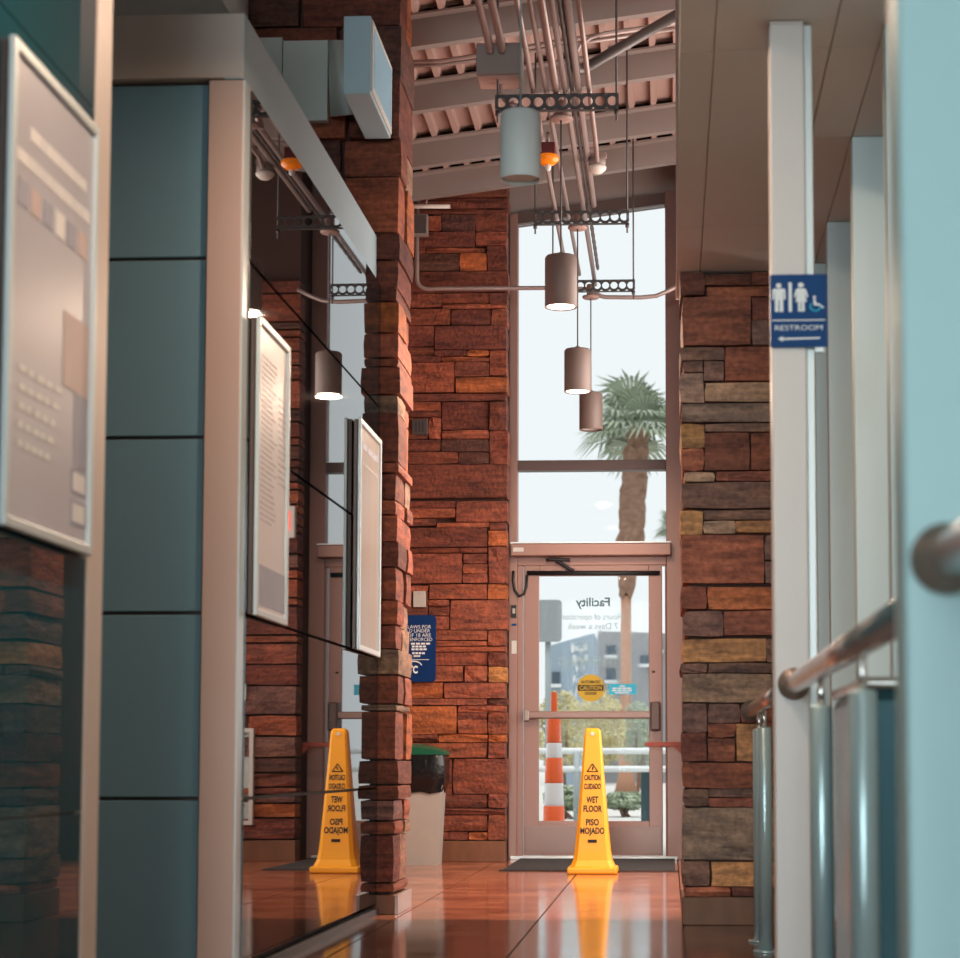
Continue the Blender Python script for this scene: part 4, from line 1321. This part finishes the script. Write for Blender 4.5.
def figure(name, polys, circ):
    geos = []
    for P in polys:
        v0 = [Vector((SU(p), ysn, SV(q))) for p, q in P]
        v1 = [p + Vector((0, .0012, 0)) for p in v0]
        k = len(P)
        geos.append((v0 + v1, [list(range(k)), list(range(k, 2 * k))[::-1]] + [[i, (i + 1) % k, (i + 1) % k + k, i + k] for i in range(k)]))
    for (cu_, cv_, r_) in circ:
        P = [(cu_ + r_ * math.cos(2 * math.pi * k / 16), cv_ + r_ * math.sin(2 * math.pi * k / 16)) for k in range(16)]
        v0 = [Vector((SU(p), ysn, SV(q))) for p, q in P]
        geos.append((v0, [list(range(16))]))
    return link(name, *join(geos), M['sign_white'], rsn)


figure('man_figure', [[(165, 272), (248, 272), (262, 285), (264, 378), (248, 378), (246, 300), (243, 300), (243, 496), (212, 496), (211, 385), (203, 385), (202, 496), (172, 496), (170, 300), (167, 300), (165, 378), (150, 378), (150, 285)]], [(205, 243, 24)])
figure('divider_bar', [[(290, 214), (318, 214), (318, 496), (290, 496)]], [])
figure('woman_figure', [[(365, 272), (428, 272), (443, 285), (462, 352), (448, 360), (428, 312), (448, 402), (428, 402), (428, 496), (402, 496), (402, 405), (396, 405), (396, 496), (372, 496), (372, 402), (350, 402), (368, 312), (350, 360), (336, 352), (352, 285)]], [(397, 240, 25)])
figure('wheelchair_figure', [[(502, 378), (524, 378), (530, 415), (560, 422), (598, 458), (586, 468), (550, 440), (508, 436)]], [(514, 358, 14)])
tube('wheelchair_wheel', [(SU(522 + 44 * math.cos(math.radians(t))), ysn, SV(448 + 42 * math.sin(math.radians(t)))) for t in range(-10, 235, 18)], .0026, M['cyan'], rsn, 6)
box('rule_line', SU(145), SU(608), ysn, ysn + .0012, SV(584), SV(574), M['sign_white'], rsn)
lettering('lettering', 'RESTROOM', (SU(375), ysn, SV(655)), (1, 0, 0), UZ, .022, M['sign_white'], rsn, width=W_ * .83, bold=.0)
figure('arrow', [[(195, 758), (240, 733), (240, 750), (558, 746), (558, 760), (240, 768), (240, 785)]], [])

# handrails
RX = .372


def rail(label, Y0, Y1, Z, bal, flanges):
    t = thing('handrail', label, 'handrail', (RX, (Y0 + Y1) / 2, 0), 'steel handrail sections')
    tube('rail_tube', [(RX, Y0, Z), (RX, Y1, Z)], .029, M['chrome'], t, 24)
    for yf in flanges:
        f_ = lathe('flange', [(.001, -.012), (.042, -.012), (.048, -.006), (.048, .006), (.034, .012), (.031, .05), (.001, .05)], (0, 0, 0), M['flange'], t, 28)
        f_.data.transform(Matrix.Translation(Vector((RX, yf, Z)) - OFF[t.name]) @ Matrix.Rotation(math.radians(90), 4, 'X') @ Matrix.Translation(OFF[t.name]))
    for yb_ in bal:
        bl = tube('baluster', [(RX, yb_, .008), (RX, yb_, Z - .10), (RX, yb_, Z - .095)], [.027, .027, .022], M['tube'], t, 20)
        tube('pin', [(RX, yb_, Z - .10), (RX, yb_, Z - .02)], .009, M['chrome'], bl, 12)
        tube('foot_plate', [(RX, yb_, 0), (RX, yb_, .008)], .05, M['tube'], bl, 20)
    return t


RZ = .965
rail('polished steel handrail from the restroom sign post to the foreground post', P2Y + .13, P1Y - .0, RZ, (4.92, 3.87), (P1Y - .012,))
rail('short far handrail section between the stone pillar and the restroom sign post', P1Y + .115, YRP - .04, RZ, (8.3, 7.85), (YRP - .05,))
rail('nearest handrail stub on the foreground post', 1.2, P2Y - .0, 1.003, (1.5,), (P2Y - .012,))

# low steel cabinet behind the handrail
fb = thing('steel_cabinet', 'low dark teal polished cabinet standing behind the handrail', 'cabinet', (.54, 5.0, 0))
box('cabinet_body', .435, .655, 4.55, 5.35, .04, .90, mat('polished_teal_metal', (40, 84, 94), .2, .3, var=.1, scale=3), fb, .03)
box('cabinet_top', .43, .66, 4.545, 5.355, .895, .925, M['steel'], fb, .012)
box('plinth', .45, .64, 4.57, 5.33, 0, .05, M['black_rub'], fb)

# ================================================================== OUTDOORS
ground = box('ground', -60, 60, YD + .42, 160, -.14, -.02, M['concrete'])
tag(ground, 'pale concrete plaza outside the entrance', None, None, 'structure')

GZ = -.02


def ypx(y):
    return (CAMZ - GZ) * F / (y - 763)


# delineator post
DY = 17.6
c0 = onY(554, 760, DY)
dl = thing('traffic_delineator', 'orange and white banded traffic delineator outside the door', 'delineator', (c0.x, DY, GZ))
zz = lambda y: onY(554, y, DY).z
prof = [('orange', 848, 806, .098, .092), ('refl_white', 806, 783, .087, .081), ('orange', 783, 758, .080, .074), ('refl_white', 758, 743, .070, .066), ('orange', 743, 718, .064, .060), ('orange', 718, 692, .030, .026)]
for k, ya, yb, ra, rb in prof:
    za, zb = (zz(ya) if ya < 840 else GZ + .03), zz(yb)
    lathe('band', [(ra, za), (ra, za + (zb - za) * .08), (rb, zb - .004), (rb * .96, zb)], (c0.x, DY, 0), M[k], dl, 20)
lathe('rubber_base', [(.18, 0), (.18, .03), (.11, .05)], (c0.x, DY, GZ), M['black_rub'], dl, 8)
# outdoor railing
gr_ = thing('outdoor_railing', 'white two bar railing across the plaza outside', 'railing', (-.5, 22, GZ))
for y in (751, 769):
    zr = onY(590, y, 22).z
    tube('rail_bar', [(-4, 22, zr), (3, 22, zr)], .035, M['rail_white'], gr_, 10)
for x in (-2.6, onY(577, 770, 22).x, .7):
    tube('rail_post', [(x, 22, GZ), (x, 22, onY(590, 751, 22).z)], .04, M['pole'], gr_, 10)
# sign on a pole
sg = thing('road_sign', 'back of a grey road sign on a pole beyond the door', 'road sign', (onY(548, 700, 30).x, 30, GZ))
tube('pole', [(onY(548, 700, 30).x, 30, GZ), (onY(548, 700, 30).x, 30, onY(548, 600, 30).z)], .045, M['pole'], sg, 10)
a, b = onY(528, 642, 29.95), onY(562, 600, 29.95)
prism('sign_panel', rounded(b.x - a.x, b.z - a.z, .06), (a.x, 29.9, a.z), (1, 0, 0), UZ, (0, 1, 0), .03, M['grey_sign'], sg)

# palms
def palm(label, xb, Y, ytop, crown_r, xt, shag_y0, shag_y1, n=44, seed=1, rt_=(.29, .13)):
    r = random.Random(seed)
    p0 = onY(xb, 763, Y)
    top = onY(xt, ytop, Y)
    mid = onY(xb, shag_y1, Y)
    t = thing('fan_palm', label, 'palm tree', (p0.x, Y, GZ))
    pts = [Vector((p0.x, Y, GZ)), Vector((p0.x, Y, GZ + .4)), Vector((p0.x, Y, 2.0)), mid]
    tube('trunk', pts, [.3, .2, rt_[1], rt_[1]], M['bark2'], t, 14)
    V, Fc = [], []
    k, sgm = 26, 16
    for i in range(k + 1):
        q = i / k
        c = mid.lerp(top, q)
        rad = rt_[0] * (.55 + .55 * min(1, q * 4)) * (1.0 if q < .9 else .8)
        for s in range(sgm):
            a = 2 * math.pi * s / sgm
            rr = rad * r.uniform(.82, 1.18)
            V.append(c + Vector((rr * math.cos(a), rr * math.sin(a), r.uniform(-.1, .1))))
    for i in range(k):
        for s in range(sgm):
            s2 = (s + 1) % sgm
            Fc.append([i * sgm + s, i * sgm + s2, (i + 1) * sgm + s2, (i + 1) * sgm + s])
    link('leaf_skirt', V, Fc, M['bark'], t)
    for i in range(n):
        az = r.uniform(0, 2 * math.pi)
        el = math.asin(max(-.55, min(.98, r.uniform(-.5, 1.0))))
        d = Vector((math.cos(az) * math.cos(el), math.sin(az) * math.cos(el), math.sin(el)))
        side = d.cross(Vector((0, 0, 1)))
        side = side.normalized() if side.length > .05 else Vector((1, 0, 0))
        up = side.cross(d)
        base = top + d * crown_r * .45 * r.uniform(.7, 1.1)
        V, Fc = [base - d * crown_r * .42, base - d * crown_r * .42 + side * .03, base + side * .03, base], [[0, 1, 2, 3]]
        L_ = crown_r * r.uniform(.55, .72)
        m_ = 19
        for s in range(m_):
            a = math.radians(-105 + 210 * s / (m_ - 1))
            dd = d * math.cos(a) + side * math.sin(a)
            pp = dd.cross(up).normalized()
            tip = base + dd * L_ * (.7 + .3 * math.cos(a)) * r.uniform(.8, 1.15) - Vector((0, 0, .22 * L_)) + up * r.uniform(-.06, .06)
            m2 = base + dd * L_ * .55 + up * r.uniform(0, .04)
            b0 = len(V)
            w = L_ * .040
            V += [base, m2 + pp * w, tip, m2 - pp * w]
            Fc.append([b0, b0 + 1, b0 + 2, b0 + 3])
        link('frond', V, Fc, M['frond'], t)
    return t


palm('tall fan palm seen through the entrance window', 626, 50, 430, 1.72, 638, 0, 596, 34, 2)
palm('second fan palm half hidden by the window jamb', 676, 95, 528, 1.2, 676, 0, 600, 30, 5)


def shrub(name, label, cx_, Y, ybot, ytop, halfw, m, n, seed, stems=4):
    r = random.Random(seed)
    c0 = onY(cx_, 763, Y)
    zt_ = onY(cx_, ytop, Y).z
    zb_ = GZ + .1
    rx = halfw * Y / F
    t = thing(name, label, 'shrub' if name == 'shrub' else 'tree', (c0.x, Y, GZ), 'planting beyond the railing')
    V, Fc = [], []
    for i in range(n):
        while True:
            p = Vector((r.uniform(-1, 1), r.uniform(-1, 1), r.uniform(-1, 1)))
            if .25 < p.length < 1 and (math.sin(p.x * 5 + seed) * math.cos(p.z * 6 + p.y * 3) > -.25):
                break
        cz_ = (zt_ + zb_) / 2 if name == 'shrub' else zt_ - (zt_ - zb_) * .38
        hz_ = (zt_ - zb_) / 2 if name == 'shrub' else (zt_ - zb_) * .38
        q = Vector((c0.x + p.x * rx, Y + p.y * rx, cz_ + p.z * hz_))
        u = Vector((r.gauss(0, 1), r.gauss(0, 1), r.gauss(0, 1))).normalized()
        v = u.orthogonal().normalized()
        s = r.uniform(.035, .075) * max(.7, rx)
        b0 = len(V)
        V += [q - u * s, q + v * s * .5, q + u * s, q - v * s * .5]
        Fc.append([b0, b0 + 1, b0 + 2, b0 + 3])
    fo = link('foliage', V, Fc, m, t)
    fo['kind'] = 'stuff'
    for i in range(stems):
        tx = c0.x + r.uniform(-.5, .5) * rx
        tube('stem', [(c0.x + r.uniform(-.1, .1), Y, GZ), ((c0.x + tx) / 2, Y + r.uniform(-.2, .2), (GZ + zt_) * .4), (tx, Y + r.uniform(-.2, .2), zt_ * .8)], [.03, .02, .01], M['bark'], t, 6)
    return t


shrub('small_tree', 'loose yellow green tree left of the caution sticker outside', 560, 34, 800, 690, 26, M['leaf_y'], 2600, 1)
shrub('small_tree', 'olive tree behind the wet floor cone outside', 600, 38, 800, 688, 26, M['leaf_y'], 2400, 2)
shrub('small_tree', 'grey green tree near the right door stile outside', 640, 40, 800, 700, 22, M['leaf_g'], 1800, 3)
shrub('shrub', 'low grey green shrub left of the cone outside', 565, 27, 822, 785, 22, M['leaf_g'], 1500, 4)
shrub('shrub', 'low grey green shrub right of the cone outside', 625, 28, 822, 792, 26, M['leaf_g'], 1700, 5)

ub = thing('utility_box', 'slim dark teal utility box outside by the right door stile', 'utility box', (onY(645, 800, 26).x, 26, GZ))
a, b = onY(641, 815, 26), onY(652, 772, 26)
box('box_body', a.x, b.x, 26, 26.3, GZ, b.z, M['util'], ub, .01)
box('box_cap', a.x - .01, b.x + .01, 25.99, 26.31, b.z - .0, b.z + .03, M['util'], ub, .006)

# buildings
def building(label, x0, x1, Y, ytop, m, depth, slope, wins, letters=()):
    a, b = onY(x0, 763, Y), onY(x1, 763, Y)
    za, zb = onY(x0, ytop, Y).z, onY(x1, ytop + slope, Y).z
    t = thing('building', label, 'building', ((a.x + b.x) / 2, Y, GZ), 'buildings across the street')
    hexa('wall', [(a.x, Y, GZ), (b.x, Y, GZ), (b.x, Y + depth, GZ), (a.x, Y + depth, GZ), (a.x, Y, za), (b.x, Y, zb), (b.x, Y + depth, zb), (a.x, Y + depth, za)], m, t)
    for (u0, u1, v0, v1) in wins:
        p, q = onY(u0, v1, Y - .05), onY(u1, v0, Y - .05)
        w_ = box('window', p.x, q.x, Y - .08, Y + .1, p.z, q.z, M['bld_glass'], t)
        box('sill', p.x - .05, q.x + .05, Y - .15, Y - .08, p.z - .12, p.z, M['rail_white'], w_)
    return t


bA = building('slate grey flat roofed building on the right beyond the door', 598, 690, 75, 631, M['bld_dark'], 14, 3, [(606, 616, 645, 655), (640, 649, 655, 664), (606, 616, 668, 680), (652, 662, 640, 650)])
bB = building('blue grey sign fronted building left of the slate one', 548, 594, 68, 646, M['bld_blue'], 5, -13, [(552, 560, 672, 684)])
for (u0, u1, v0, v1) in ((571, 588, 644, 652), (573, 589, 655, 662), (576, 585, 666, 671), (573, 588, 676, 682), (570, 577, 690, 700)):
    p, q = onY(u0, v1, 67.9), onY(u1, v0, 67.9)
    w_ = (q.x - p.x) / 4
    tag(kind='stuff', o=link('facade_mark', *join([box_geo(p.x + k * w_, p.x + k * w_ + w_ * .7, 67.86, 67.98, p.z + (k % 2) * .06, q.z - (k % 3) * .08) for k in range(4)]), M['rail_white'], bB))
